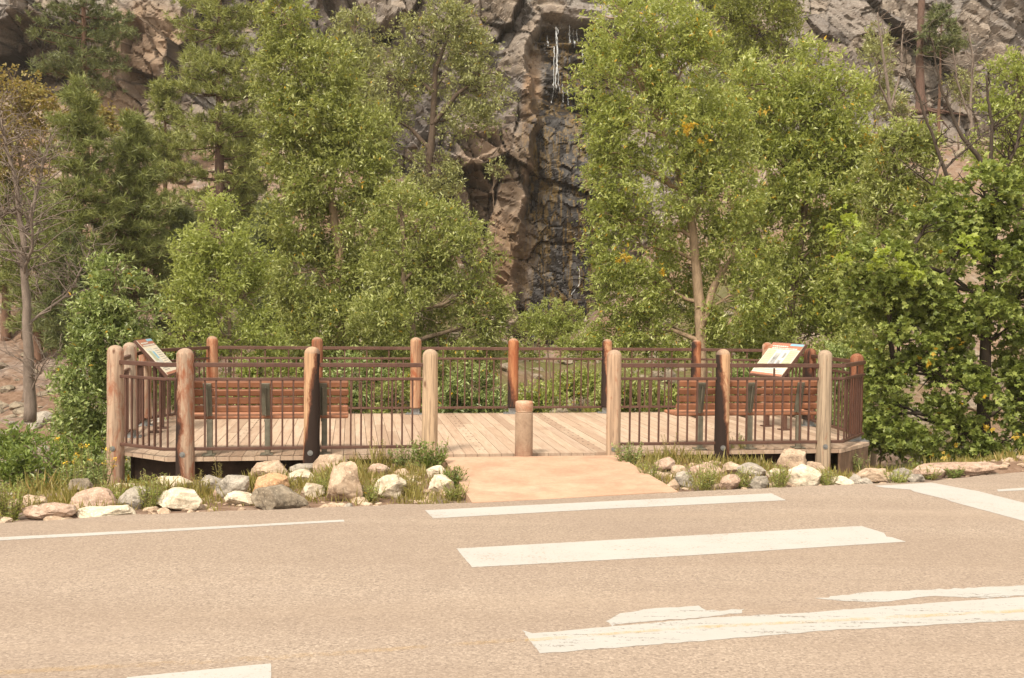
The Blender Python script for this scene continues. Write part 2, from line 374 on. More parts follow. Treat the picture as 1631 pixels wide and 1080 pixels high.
# ------------------------------------------------------------------ road edge + terrain
EP = [(-60, 836), (0, 832), (200, 821), (400, 813), (560, 807), (752, 800), (915, 792), (1078, 783), (1280, 775), (1400, 771), (1480, 767), (1560, 757), (1700, 748)]
EG = np.array([onz(a, b)[:2] for a, b in EP])
EX = np.concatenate([[EG[0, 0] - 200], EG[:, 0], [EG[-1, 0] + 200]]); EY = np.concatenate([[EG[0, 1] - 200 * .24], EG[:, 1], [EG[-1, 1] + 200 * .3]])
def edge(x): return np.interp(x, EX, EY)
def fline(x): return 12.10 + .16 * x
def bline(x): return 16.55 + .15 * x
def T(x, y, detail=True):
    x = np.asarray(x, float); y = np.asarray(y, float)
    e = y - edge(x); w = fline(x) - edge(x)
    z = -.03 - .05 * ss(.25, -.1, e) * 0
    rmp = ss(-1.7, -1.1, x) * ss(2.3, 1.6, x); z = np.where(e < 0, -.07, -.03 - .04 * rmp)
    dr = np.interp(x, [-6.5, -3.8, -2.4, -1.1, -.8, 1.4, 1.9, 2.7, 4.0, 5.0], [.36, .23, .13, .03, .01, .01, .05, .15, .33, .33])
    z = z + np.where(e > 0, -dr * ss(.3, 2.4, e), 0)
    z = z - (.95 - dr) * ss(3.0, 6.5, e) - .35 * ss(6.5, 11, e)
    rr = ss(4.6, 5.6, x)
    z = z - rr * .9 * ss(1.1, 2.6, e); z = z + rr * .10 * ss(2.2, .3, e) * ss(0, .4, e)
    ll = ss(-5.2, -6.6, x); z = z - ll * .4 * ss(2.2, 4.0, e)
    cl = np.exp(-((x - 1.5) / 5.5)**2)         # the low ground in front of the falls
    rise = ss(21, 34, y) * (2.0 - 1.6 * cl) + ss(30, 50, y) * (9.2 - 8.6 * cl) + ss(28, 44, y) * 1.2 * ss(6, 22, x)
    z = z + rise
    if detail:
        z = z + np.where(e > 0, (fbm(x * 1.3, y * 1.3, 3) - .5) * (.10 - .08 * rmp) * ss(0, .6, e), 0)
        z = z + (fbm(x * .5, y * .5, 8, 5) - .5) * 1.1 * ss(17, 24, y)
        z = z + (fbm(x * .12, y * .12, 8, 4) - .5) * 2.2 * ss(26, 34, y)
    back = ss(57, 62, y); z = z * (1 - back) + back * (25 + 6 * fbm(x * .03, y * .03, 4))
    side = ss(38, 75, np.abs(x)) * ss(25, 60, y); z = z + side * 18 * (1 - back)
    return z
def axis_pts(parts):
    return np.unique(np.round(np.concatenate([np.arange(a, b, s) for a, b, s in parts]), 3))
gx = axis_pts([(-600, -60, 30), (-60, -28, 2), (-28, -8, .4), (-8, 8, .12), (8, 28, .4), (28, 60, 2), (60, 631, 30)])
gy = axis_pts([(-300, -10, 20), (-10, 6, 1), (6, 14, .12), (14, 24, .25), (24, 62, .5), (62, 120, 4), (120, 900, 60)])
X, Y = np.meshgrid(gx, gy); Z = T(X, Y)
V = np.stack([X, Y, Z], -1).reshape(-1, 3); nx = len(gx); ny = len(gy)
def gridf(nx, ny):
    i = np.arange(nx - 1)[None, :]; j = np.arange(ny - 1)[:, None]; a = j * nx + i
    return np.stack([a, a + 1, a + nx + 1, a + nx], -1).reshape(-1, 4)
tag(link('ground', npmesh('ground', V, gridf(nx, ny), GROUND, True)), 'pinkish brown stony ground sloping up to the cliff', 'ground', kind='structure')
def hit(px, py):
    d = ray(px, py); t = 5.0
    while t < 60:
        p = CAM + d * t
        if p[2] < float(T(p[0], p[1])): return p
        t += .03
    return p

# road
mb = MB(); ex = EX; eys = EY
rx = np.concatenate([[EX[0]], np.linspace(EG[0, 0], EG[-1, 0], 260), [EX[-1]]])
jit = (fbm(rx * 3, rx * 0 + 2, 5) - .5) * .12; jit[0] = jit[-1] = 0
top = [(a, float(edge(a)) + float(j), 0.0) for a, j in zip(rx, jit)]
low = [(a, -90.0 + .24 * a, 0.0) for a in rx]
n = len(rx); Vr = top + low + [(a, b - .0, -.08) for a, b, _ in top]
F = [[i, i + n, i + n + 1, i + 1] for i in range(n - 1)] + [[i, i + 1, 2 * n + i + 1, 2 * n + i] for i in range(n - 1)]
mb.add(Vr, F); tag(mb.build('road', MR), 'pinkish tan aggregate asphalt road in the foreground', 'road', kind='structure')

# markings (thin sheets 4 mm above the road)
def marking(name, pts, label, mat=MP, z=.0018, jag=.002, cat='road marking', grp=None, sub=.04):
    W = [onz(a, b)[:2] for a, b in pts]; out = []
    for i, p in enumerate(W):
        q = W[(i + 1) % len(W)]; L = np.linalg.norm(q - p); k = max(1, int(L / sub))
        for j in range(k):
            r = p + (q - p) * j / k
            if j: r = r + rng.normal(0, jag, 2) * .5
            out.append((r[0], r[1], z))
    me = bpy.data.meshes.new(name); me.from_pydata(out, [], [list(range(len(out)))]); me.materials.append(mat); me.update()
    if me.polygons[0].normal.z < 0: me.flip_normals()
    o = link(name, me); tag(o, label, cat, grp, 'structure'); return o
t_ = NT('worn_road_paint'); v_ = t_.co()
st_ = t_.noise(t_.co(scale=(.9, 7, 1), rot=(0, 0, R(-14))), 2.0, 7, .8); fi_ = t_.noise(v_, 34, 4, .8)
c_ = t_.mix(t_.ramp(t_.noise(v_, 3, 5, .7), [(.4, 0.0), (.7, .5)]), (.395, .385, .36), (.345, .33, .30)); t_.bsdf(c_, .8)
tr_ = t_.n('BsdfTransparent'); mx_ = t_.n('MixShader')
t_.t.links.new(t_.ramp(t_.math('ADD', t_.math('MULTIPLY', st_, .65), t_.math('MULTIPLY', fi_, .35)), [(.385, .1), (.455, .97)]), mx_.inputs[0]); t_.t.links.new(tr_.outputs[0], mx_.inputs[1]); t_.t.links.new(t_.b.outputs[0], mx_.inputs[2]); t_.t.links.new(mx_.outputs[0], t_.out.inputs[0]); MPW = t_.m
G1 = 'white crosswalk bars'
marking('crosswalk_bar', [(677, 813), (960, 799), (1229, 786), (1252, 797), (960, 811), (690, 826)], 'thin white crosswalk bar nearest the concrete ramp', grp=G1)
marking('crosswalk_bar', [(727, 874), (1050, 856), (1372, 838), (1408, 849), (1412, 855), (1421, 856), (1443, 863), (1100, 885), (752, 904)], 'clean white crosswalk bar in the middle of the road', grp=G1)
marking('crosswalk_bar', [(831, 1004), (848, 1009), (968, 999), (1130, 984), (1290, 976), (1411, 966), (1520, 958), (1631, 951), (1760, 944), (1760, 979), (1631, 988), (1310, 1005), (1106, 1022), (860, 1041)], 'worn white crosswalk bar at lower right crossed by a yellow line', MPW, jag=.008, grp=G1)
GW = 'worn paint patches beside the lower crosswalk bar'
marking('worn_paint_patch', [(975, 998), (965, 990), (988, 977), (1044, 969), (1113, 965), (1126, 973), (1187, 970), (1182, 977), (1116, 984), (1044, 989), (980, 995)], 'small ragged white paint patch above the worn crosswalk bar', MPW, jag=.016, grp=GW)
marking('worn_paint_patch', [(1297, 953), (1376, 944), (1631, 933), (1760, 927), (1760, 948), (1631, 949), (1564, 953), (1482, 950), (1401, 959), (1350, 958), (1314, 955)], 'long ragged white paint patch reaching the right frame edge', MPW, jag=.016, grp=GW)
marking('crosswalk_bar', [(203, 1079), (431, 1057), (433, 1130), (120, 1150)], 'white crosswalk bar cut off by the bottom frame edge', grp=G1)
marking('edge_line', [(-200, 866), (0, 856), (300, 841), (547, 828), (549, 831), (300, 845), (0, 861), (-200, 873)], 'thin white edge line along the left shoulder', jag=.003)
marking('edge_line', [(1588, 780), (1631, 777), (1800, 768), (1800, 772), (1631, 781), (1590, 783)], 'thin white edge line at the far right', jag=.003)
marking('crosswalk_band', [(1393, 774), (1484, 769), (1560, 783), (1631, 801), (1800, 838), (1800, 880), (1631, 830), (1515, 799), (1505, 795), (1455, 783), (1450, 780), (1409, 777)], 'wide white band angled across the right shoulder', jag=.003)
YEL = M_faded('faded_yellow_paint', (.62, .42, .12), .42, .66, .5)
YEL2 = M_faded('faint_yellow_paint', (.55, .36, .14), .46, .72, .35)
marking('centre_line', [(835, 1019), (1090, 999), (1631, 971), (1760, 964), (1760, 969), (1631, 976), (1090, 1003), (837, 1023)], 'faint yellow line running through the worn crosswalk bar', YEL, .004, .006)
marking('centre_line', [(-100, 1074), (0, 1069), (440, 1045), (830, 1017), (834, 1022), (440, 1052), (0, 1076), (-100, 1082)], 'faded yellow line on bare asphalt at lower left', YEL2, .004, .01)
FW = M_faded('faint_white_paint', (.5, .45, .37), .48, .75, .5)
marking('edge_line', [(553, 828), (676, 821), (676, 825), (553, 832)], 'nearly erased piece of edge line beside the first crosswalk bar', FW, .004, .01)

# ------------------------------------------------------------------ ramp
A_ = onz(706, 729); B_ = onz(985, 726); C_ = onz(1080, 784); D_ = onz(752, 801.5)
mb = MB()
P4 = [A_[:2], B_[:2], C_[:2], D_[:2]]
nu, nv = 24, 16; Vv = []
for j in range(nv + 1):
    for i in range(nu + 1):
        u, v_ = i / nu, j / nv
        p = (P4[0] * (1 - u) + P4[1] * u) * (1 - v_) + (P4[3] * (1 - u) + P4[2] * u) * v_
        Vv.append((p[0], p[1], .006 + .004 * math.sin(u * 5) * math.sin(v_ * 4)))
F = [[j * (nu + 1) + i, (j + 1) * (nu + 1) + i, (j + 1) * (nu + 1) + i + 1, j * (nu + 1) + i + 1] for j in range(nv) for i in range(nu)]
b0 = len(Vv); ring = [i for i in range(nu + 1)] + [j * (nu + 1) + nu for j in range(1, nv + 1)] + [nv * (nu + 1) + i for i in range(nu - 1, -1, -1)] + [j * (nu + 1) for j in range(nv - 1, 0, -1)]
for k in ring: Vv.append((Vv[k][0], Vv[k][1], -.3))
m_ = len(ring)
F += [[ring[k], ring[(k + 1) % m_], b0 + (k + 1) % m_, b0 + k] for k in range(m_)]
mb.add(Vv, F); tag(mb.build('path', MRAMP), 'peach tinted concrete ramp leading from the road to the deck', 'path', kind='structure')

# ------------------------------------------------------------------ deck
TH = math.atan(.16)
ux = np.array([math.cos(TH), math.sin(TH)]); uy = np.array([-math.sin(TH), math.cos(TH)])
deck = [(-3.94, 11.47), (4.22, 12.77), (4.82, 13.45), (4.86, 15.55), (4.52, 17.33), (-4.84, 15.95), (-5.32, 14.62), (-5.14, 13.2), (-4.72, 11.98)]
def clip(poly, n_, d_):
    out = []
    for i in range(len(poly)):
        p, q = poly[i], poly[(i + 1) % len(poly)]; a = np.dot(n_, p) - d_; b = np.dot(n_, q) - d_
        if a <= 0: out.append(p)
        if (a < 0 < b) or (b < 0 < a): t = a / (a - b); out.append(p + (q - p) * t)
    return out
dk = empty('wooden_deck', (0, 12.1, 0)); tag(dk, 'weathered plank viewing deck behind the concrete ramp', 'deck')
deckl = [np.array(p) - np.array([0, 12.1]) for p in deck]
mb = MB(); k = -6.2; i = 0
while k < 6.6:
    w = .139; nj = max(1, 1)
    p = clip(clip(deckl, ux, k + w), -ux, -k)
    if len(p) > 2:
        # break long planks at staggered butt joints
        cut = [-9, 1.9 + 1.2 * ((i * 7) % 3) / 3 + .3, 9]
        for c0, c1 in zip(cut, cut[1:]):
            q = clip(clip(p, uy, c1 - .003), -uy, -c0)
            if len(q) < 3: continue
            # local frame for grain: store in rotated coords
            loc = [(np.dot(a, ux), np.dot(a, uy)) for a in q]; m = len(q); dz = random.uniform(-.002, .002)
            Vq = [(a, b, dz) for a, b in loc] + [(a, b, -.045) for a, b in loc]
            mb.add(Vq, [list(range(m))] + [[(a + 1) % m, a, m + a, m + (a + 1) % m] for a in range(m)])
    k += w + .006; i += 1
for (kx) in (-3.33, -.31, 1.15, 3.4):                       # screw rows over the joints
    y_ = .35
    while y_ < 4.3:
        for s_ in (-.035, .035):
            mb.box((kx + s_ + random.uniform(-.012, .012), y_ + random.uniform(-.01, .01), .0032), (.022, .009, .002), mi=1)
        y_ += .30
d_o = mb.build('decking', [MPL, BLACKM], dk); d_o.rotation_euler = (0, 0, TH)
mb = MB()
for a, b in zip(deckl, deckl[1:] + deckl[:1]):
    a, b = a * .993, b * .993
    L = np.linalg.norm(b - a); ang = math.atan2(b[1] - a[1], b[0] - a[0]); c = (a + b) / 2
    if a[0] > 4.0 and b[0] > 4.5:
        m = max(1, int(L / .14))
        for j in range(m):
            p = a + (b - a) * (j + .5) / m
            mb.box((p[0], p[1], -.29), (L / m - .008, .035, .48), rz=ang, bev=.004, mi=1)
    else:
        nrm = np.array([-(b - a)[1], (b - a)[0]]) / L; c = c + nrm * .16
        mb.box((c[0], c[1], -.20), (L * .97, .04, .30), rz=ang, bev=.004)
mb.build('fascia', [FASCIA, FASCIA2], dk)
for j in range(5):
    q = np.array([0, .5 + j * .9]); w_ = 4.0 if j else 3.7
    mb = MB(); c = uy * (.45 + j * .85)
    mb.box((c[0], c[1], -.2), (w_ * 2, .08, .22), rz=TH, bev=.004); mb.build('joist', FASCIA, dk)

# ------------------------------------------------------------------ posts
TAN = (.42, .30, .215); GRY = (.37, .29, .22); ORG = (.38, .205, .12); RED = (.27, .125, .07)
POSTS = {  # px, Y rule, dia px, top z, bottom z, material, label
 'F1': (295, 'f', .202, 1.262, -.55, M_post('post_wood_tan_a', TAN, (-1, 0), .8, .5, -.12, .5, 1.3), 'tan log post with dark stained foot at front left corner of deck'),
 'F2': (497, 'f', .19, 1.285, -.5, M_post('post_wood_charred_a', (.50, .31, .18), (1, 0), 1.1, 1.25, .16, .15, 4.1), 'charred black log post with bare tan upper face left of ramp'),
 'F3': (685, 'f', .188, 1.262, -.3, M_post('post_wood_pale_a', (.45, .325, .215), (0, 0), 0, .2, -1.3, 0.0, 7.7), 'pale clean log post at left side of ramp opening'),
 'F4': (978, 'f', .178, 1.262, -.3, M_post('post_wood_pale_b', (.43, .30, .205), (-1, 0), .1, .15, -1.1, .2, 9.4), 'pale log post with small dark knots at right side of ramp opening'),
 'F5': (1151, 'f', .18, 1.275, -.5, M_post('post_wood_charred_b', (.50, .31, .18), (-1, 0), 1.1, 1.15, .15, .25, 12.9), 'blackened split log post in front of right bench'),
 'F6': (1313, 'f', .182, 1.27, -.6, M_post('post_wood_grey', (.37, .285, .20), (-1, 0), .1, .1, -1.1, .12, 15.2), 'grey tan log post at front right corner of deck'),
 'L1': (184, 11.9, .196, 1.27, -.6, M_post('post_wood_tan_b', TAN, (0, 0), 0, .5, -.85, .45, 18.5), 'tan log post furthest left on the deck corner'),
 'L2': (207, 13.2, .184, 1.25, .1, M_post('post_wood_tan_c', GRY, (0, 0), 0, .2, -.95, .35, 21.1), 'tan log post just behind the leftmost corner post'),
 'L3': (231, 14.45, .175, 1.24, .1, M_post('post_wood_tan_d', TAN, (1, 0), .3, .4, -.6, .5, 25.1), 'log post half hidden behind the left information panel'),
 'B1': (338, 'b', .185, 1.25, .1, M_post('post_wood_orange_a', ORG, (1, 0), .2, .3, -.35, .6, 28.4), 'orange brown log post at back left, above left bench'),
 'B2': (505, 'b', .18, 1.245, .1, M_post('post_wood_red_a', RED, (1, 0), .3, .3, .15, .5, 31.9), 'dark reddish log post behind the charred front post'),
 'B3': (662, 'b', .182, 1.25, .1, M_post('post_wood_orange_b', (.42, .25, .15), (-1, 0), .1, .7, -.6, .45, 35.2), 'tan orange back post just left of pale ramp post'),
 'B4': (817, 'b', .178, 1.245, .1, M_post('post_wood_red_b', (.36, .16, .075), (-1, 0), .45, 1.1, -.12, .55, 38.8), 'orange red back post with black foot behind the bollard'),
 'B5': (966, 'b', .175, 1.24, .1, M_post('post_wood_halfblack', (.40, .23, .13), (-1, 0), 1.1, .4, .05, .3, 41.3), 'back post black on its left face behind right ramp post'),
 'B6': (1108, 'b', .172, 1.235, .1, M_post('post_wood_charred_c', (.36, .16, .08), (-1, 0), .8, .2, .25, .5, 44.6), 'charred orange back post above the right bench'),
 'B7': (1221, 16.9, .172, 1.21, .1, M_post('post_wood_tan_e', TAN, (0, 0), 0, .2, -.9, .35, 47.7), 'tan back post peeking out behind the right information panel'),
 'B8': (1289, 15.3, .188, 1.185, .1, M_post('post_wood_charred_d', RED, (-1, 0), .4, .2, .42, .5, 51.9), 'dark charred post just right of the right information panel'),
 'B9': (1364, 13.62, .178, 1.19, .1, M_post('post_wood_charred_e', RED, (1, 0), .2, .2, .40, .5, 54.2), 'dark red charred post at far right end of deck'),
}
PX = {}
GPo = 'round topped log posts around the deck'
for key, (px, yr, dia, zt, zb, mat, lab) in POSTS.items():
    k = (px - 815.5) / FPX
    if yr == 'f': Y0 = 12.10 / (1 - .16 * k)
    elif yr == 'b': Y0 = 16.55 / (1 - .15 * k)
    else: Y0 = yr
    for _ in range(3): p = at(px, 620, Y0)
    x0 = p[0]; PX[key] = (x0, Y0, dia / 2)
    root = empty('log_post', (x0, Y0, 0)); tag(root, lab, 'post', GPo)
    r = dia / 2; ph = random.uniform(0, 6); 
    def wob(a, z, ph=ph, key=key):
        w = 1 + .02 * math.sin(a * 2 + ph + z * 2) + .012 * math.sin(a * 5 + z * 7 + ph * 2) + .01 * math.sin(z * 9 + ph)
        if key in ('F2', 'F5'):                       # burnt hollows
            w -= .10 * math.exp(-((z - (.62 if key == 'F5' else .95)) / .13)**2) * max(0, math.cos(a - (.3 if key == 'F5' else 0.2)))**2
            w -= .06 * math.exp(-((z - .3) / .2)**2) * max(0, math.cos(a - .1))
            w += .05 * math.exp(-((z - .38) / .12)**2) * max(0, math.cos(a + .6))
        if key == 'F1': w += .05 * max(0, (.3 - z)) 
        return w
    prof = [(r * 1.04, zb)] + [(r * (1.02 - .04 * t), zb + (zt - r * .8 - zb) * t) for t in np.linspace(0.02, 1, 26)]
    prof += [(r * .97 * math.cos(a), zt - r * .8 + r * .8 * math.sin(a)) for a in np.linspace(.18, 1.45, 8)]
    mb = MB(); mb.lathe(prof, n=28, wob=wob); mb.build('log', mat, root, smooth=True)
    if zb > 0:
        mb = MB(); mb.box((0, 0, .075), (dia * .78, dia * .5, .15), bev=.004); mb.box((0, 0, .006), (dia * 1.75, dia * 1.2, .012), bev=.003)
        for s_ in (-1, 1): mb.box((s_ * dia * .7, 0, .02), (.02, .02, .02), bev=.003)
        mb.build('bracket', GALV, root)
    if key in ('F1', 'F2', 'F4', 'F5', 'F6', 'L1'):
        mb = MB(); mb.tube([(0, -r * .98, .05), (0, -r * 1.06, .05)], .032, 16); mb.tube([(0, -r * 1.06, .05), (0, -r * 1.16, .05)], .017, 6)
        mb.build('bolt', GALV, root)

# ------------------------------------------------------------------ railing panels
GRa = 'brown steel railing panels between the posts'
def panel(p, q, label, nb, shorts=(), via=None, zt=1.07, end=(1, 1)):
    p = np.array(p, float); q = np.array(q, float)
    pts = [p] + ([np.array(via)] if via is not None else []) + [q]
    root = empty('railing_panel', (p[0], p[1], 0)); tag(root, label, 'railing', GRa)
    L = [np.linalg.norm(b - a) for a, b in zip(pts, pts[1:])]; tot = sum(L)
    for nm, z, hgt, dep in (('top_rail', zt, .05, .045), ('middle_rail', zt - .165, .034, .034), ('bottom_rail', .10, .036, .036)):
        mb = MB()
        for a, b, l in zip(pts, pts[1:], L):
            ang = math.atan2(b[1] - a[1], b[0] - a[0]); c = (a + b) / 2 - p
            mb.box((c[0], c[1], z), (l + (.012 if via is not None else 0), dep, hgt), rz=ang, bev=.004)
        # end clamp plates
        mb.build(nm, METAL, root)
    def pos(s):
        for a, b, l in zip(pts, pts[1:], L):
            if s <= l + 1e-6: return a + (b - a) * s / l - p, math.atan2(b[1] - a[1], b[0] - a[0])
            s -= l
        return b - p, math.atan2(b[1] - a[1], b[0] - a[0])
    zz = zt - .165
    for i in range(nb):
        c, ang = pos(tot * (i + 1) / (nb + 1))
        mb = MB(); mb.box((c[0], c[1], (.118 + zz - .017) / 2), (.021, .021, zz - .017 - .118), rz=ang, bev=.002); mb.build('baluster', METAL, root)
    for f in shorts:
        c, ang = pos(tot * f)
        mb = MB(); mb.box((c[0], c[1], zt - .0865), (.021, .021, .107), rz=ang, bev=.002); mb.build('short_baluster', METAL, root)
def ends(a, b, off=.93):
    (x1, y1, r1), (x2, y2, r2) = PX[a], PX[b]; d = np.array([x2 - x1, y2 - y1]); d /= np.linalg.norm(d)
    return np.array([x1, y1]) + d * r1 * off, np.array([x2, y2]) - d * r2 * off
S3 = (.25, .5, .75)
def pan(a, b, label, nb, shorts=(), via=None):
    p, q = ends(a, b)
    if via is not None:
        v = np.array(via); d = v - np.array(PX[a][:2]); d /= np.linalg.norm(d); p = np.array(PX[a][:2]) + d * PX[a][2] * .93
        d = v - np.array(PX[b][:2]); d /= np.linalg.norm(d); q = np.array(PX[b][:2]) + d * PX[b][2] * .93
    if (a, b) == ('F6', 'B9'): q = np.array([4.785, 13.62])
    panel(p, q, label, nb, shorts, via)
pan('F1', 'F2', 'railing panel in front of left bench, between tan corner post and charred post', 9)
pan('F2', 'F3', 'railing panel between charred post and pale post left of ramp', 9)
pan('F4', 'F5', 'railing panel from right ramp post to split blackened post', 9)
pan('F5', 'F6', 'railing panel with one short baluster in front of right bench', 9, (.5,))
pan('F1', 'L1', 'bent railing panel round the front left corner of deck', 8, via=(-3.98, 11.47))
pan('L1', 'L2', 'steeply angled side railing panel between the two leftmost posts', 9)
pan('L2', 'L3', 'side railing panel beside the left information panel', 9)
pan('L3', 'B1', 'back corner railing panel behind left information panel', 11, S3)
pan('B1', 'B2', 'back railing panel above the left bench', 11, S3)
pan('B2', 'B3', 'back railing panel seen behind charred front post and pale ramp post', 11, S3)
pan('B3', 'B4', 'back railing panel just left of the orange red post behind the bollard', 11, S3)
pan('B4', 'B5', 'back railing panel just right of the bollard, facing the waterfall', 11, S3)
pan('B5', 'B6', 'back railing panel between half black post and charred orange post', 11, S3)
pan('B6', 'B7', 'back railing panel left of the right information panel', 9, S3)
pan('B7', 'B8', 'railing panel hidden behind the right information panel', 10, S3)
pan('B8', 'B9', 'side railing panel between the two dark posts at right end', 11, S3)
pan('F6', 'B9', 'bent railing panel round the front right corner of deck', 9, (.4, .7), via=(4.24, 12.78))

# ------------------------------------------------------------------ benches
def bench(center, label):
    root = empty('park_bench', (center[0], center[1], 0), TH); tag(root, label, 'bench', 'slatted benches facing the waterfall')
    L = 1.92; tilt = R(14)
    # backrest runs from (y=.0,z=.47) up and back to z=.877
    def bk(z): return -(z - .45) * math.tan(tilt)
    zs = [.835, .737, .639, .541]
    for z in zs:
        mb = MB(); mb.box((0, bk(z), z), (L, .046, .083), rx=tilt, bev=.014); mb.build('back_slat', SLAT, root, smooth=False)
    for j in range(5):
        mb = MB(); mb.box((0, .035 + j * .098, .437 + (.008 if j == 4 else 0) - .004 * j), (L, .09, .042), bev=.012); mb.build('seat_slat', SLAT, root)
    for sx in (-.66, 0, .66):
        mb = MB()
        mb.box((sx, bk(.66) - .034, .655), (.098, .016, .40), rx=tilt, bev=.004)      # back flange
        mb.box((sx, bk(.62) - .062, .63), (.012, .045, .36), rx=tilt, bev=.003)
        mb.box((sx + .018, -.035, .21), (.066, .05, .42), bev=.006)
        mb.box((sx, .2, .398), (.05, .46, .03), bev=.005)
        mb.box((sx + .01, -.05, .008), (.15, .16, .014), bev=.004)
        mb.build('support', BGREEN, root)
bench((-2.90, 11.86), 'orange brown slatted bench at left, seen from behind through the railing')
bench((3.02, 12.80), 'orange brown slatted bench at right beneath the right information panel')

# ------------------------------------------------------------------ information panels
def sgn(name, c, up, wv, label, mirror=False):
    """c: centre of panel; wv: unit width dir (reader's left->right); up: unit horizontal toward top edge"""
    root = empty('information_panel', (c[0], c[1], 0)); tag(root, label, 'sign', 'tilted information panels on the deck')
    wv = np.array([*wv, 0.0]); wv /= np.linalg.norm(wv)
    U = np.array([up[0] * .20, up[1] * .20, .23]); hl = np.linalg.norm(U); U /= hl; hw = .40
    N = np.cross(wv, U); N /= np.linalg.norm(N)
    if N[2] < 0: N = -N
    C0 = np.array([0, 0, 1.03])
    def bx(mb, u0_, v0_, u1, v1, n0, n1, mi=0):
        V = [C0 + wv * a * hw + U * b * hl + N * n for n in (n0, n1) for a, b in ((u0_, v0_), (u1, v0_), (u1, v1), (u0_, v1))]
        mb.add(V, [[3, 2, 1, 0], [4, 5, 6, 7], [0, 1, 5, 4], [1, 2, 6, 5], [2, 3, 7, 6], [3, 0, 4, 7]], mi)
    mb = MB(); bx(mb, -1.04, -1.06, 1.04, 1.06, -.045, -.004); mb.build('frame', METAL, root)
    def cm(nm, c_, var=.12): return M_simple(nm, c_, .6, 0, var, 14)
    mats = [cm('panel_cream', (.66, .60, .47), .08), cm('panel_rust', (.38, .16, .10)), cm('panel_green', (.40, .42, .27)), cm('panel_white', (.55, .56, .50), .2), cm('panel_ink', (.30, .30, .29), .5), cm('panel_blue', (.22, .42, .52))]
    mb = MB(); bx(mb, -1, -1, 1, 1, -.004, .002, 0)
    n1 = .004
    bx(mb, -1, .62, 1, 1, .0021, n1, 1); bx(mb, .2, .86, 1, .99, n1, n1 + .001, 5)
    for r_, (a, b) in enumerate(((-.85, .1), (-.8, .75))):     # lettering too small to read: strokes
        u = a
        while u < b:
            w = random.uniform(.05, .13); bx(mb, u, .80 - r_ * .13 - .035, u + w, .80 - r_ * .13 + .035, n1, n1 + .0012, 3); u += w + .03
    if mirror:
        bx(mb, -.9, -.35, .0, .5, .0021, n1, 3); bx(mb, .08, -.7, .9, .5, .0021, n1, 0)
        bx(mb, -.8, -.2, -.4, .35, n1, n1 + .001, 2); bx(mb, -.35, -.1, -.08, .3, n1, n1 + .001, 5)
        for j in range(9):
            u = .14
            while u < .82: w = random.uniform(.03, .09); bx(mb, u, .40 - j * .12, u + w, .44 - j * .12, n1, n1 + .001, 4); u += w + .025
        for j in range(4):
            u = -.86
            while u < -.05: w = random.uniform(.03, .09); bx(mb, u, -.45 - j * .1, u + w, -.42 - j * .1, n1, n1 + .001, 4); u += w + .025
    else:
        bx(mb, -.94, -.55, -.42, .56, .0021, n1, 2); bx(mb, .46, -.25, .94, .56, .0021, n1, 2); bx(mb, -.38, -.6, .42, .56, .0021, n1, 3)
        for (a, b, c_, d_) in ((-.3, -.35, .0, .35), (-.2, .0, .1, .45), (.12, -.4, .33, -.05), (-.1, -.5, .25, -.38), (.2, .1, .36, .4)): bx(mb, a, b, c_, d_, n1, n1 + .0008 + random.uniform(0, .0008), 4 if a != -.2 else 0)
        for a0, a1, j0 in ((-.88, -.48, 8), (.52, .88, 6)):
            for j in range(j0):
                u = a0
                while u < a1: w = random.uniform(.02, .07); bx(mb, u, .44 - j * .11, u + w, .47 - j * .11, n1, n1 + .001, 0); u += w + .02
        for j in range(2):
            u = -.9
            while u < .85: w = random.uniform(.03, .09); bx(mb, u, -.70 - j * .1, u + w, -.665 - j * .1, n1, n1 + .001, 4); u += w + .025
    bx(mb, -1, -1, 1, -.88, .0021, n1, 1)
    mb.build('graphic', mats, root)
    for s_ in (-.45, .45):
        b_ = wv * s_ * .5; mb = MB(); ang = math.atan2(wv[1], wv[0])
        mb.box((b_[0], b_[1], .48), (.075, .045, .96), rz=ang, bev=.004)
        mb.box((b_[0], b_[1], .009), (.14, .16, .016), rz=ang, bev=.004); mb.build('leg', METAL, root)
sgn('s', (3.95, 14.95), (.94, .33), (.33, -.94), 'information panel with green boxes on it, tilted behind right bench')
sgn('s', (-4.90, 13.92), (-1.0, -.12), (-.13, 1.0), 'information panel seen nearly edge on among the leftmost posts', True)

# ------------------------------------------------------------------ bollard
def M_boll():
    t = NT('bollard_stone'); v = t.co(); g = t.noise(v, 7, 6, .7, .5); f = t.noise(v, 60, 4, .7)
    sp = t.n('SeparateXYZ', i_0=v)
    lo = t.ramp(g, [(.35, (.24, .165, .115)), (.65, (.37, .275, .195))]); hi = t.ramp(g, [(.38, (.38, .19, .115)), (.6, (.47, .35, .25))])
    c = t.mix(t.math('GREATER_THAN', sp.outputs[2], .52), lo, hi)
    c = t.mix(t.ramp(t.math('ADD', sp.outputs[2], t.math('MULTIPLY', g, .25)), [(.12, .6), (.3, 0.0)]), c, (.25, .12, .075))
    c = t.mix(t.ramp(f, [(.52, 0.0), (.68, .5)]), c, (.2, .13, .09))
    return t.bsdf(c, .9, t.bump(t.math('ADD', f, g), .5, .008), .2)
bp = onz(834, 724, .006)
root = empty('bollard', (bp[0], 11.93, .006)); tag(root, 'short round stone coloured bollard standing in the ramp opening', 'bollard')
mbt = M_boll(); r = .106
mb = MB(); mb.lathe([(r * 1.02, -.05), (r * 1.02, 0), (r, .05), (r, .25), (r * .995, .505), (r * .97, .515), (r * .9, .517)], n=32, wob=lambda a, z: 1 + .006 * math.sin(3 * a + z * 9)); mb.build('shaft', mbt, root, smooth=True); 
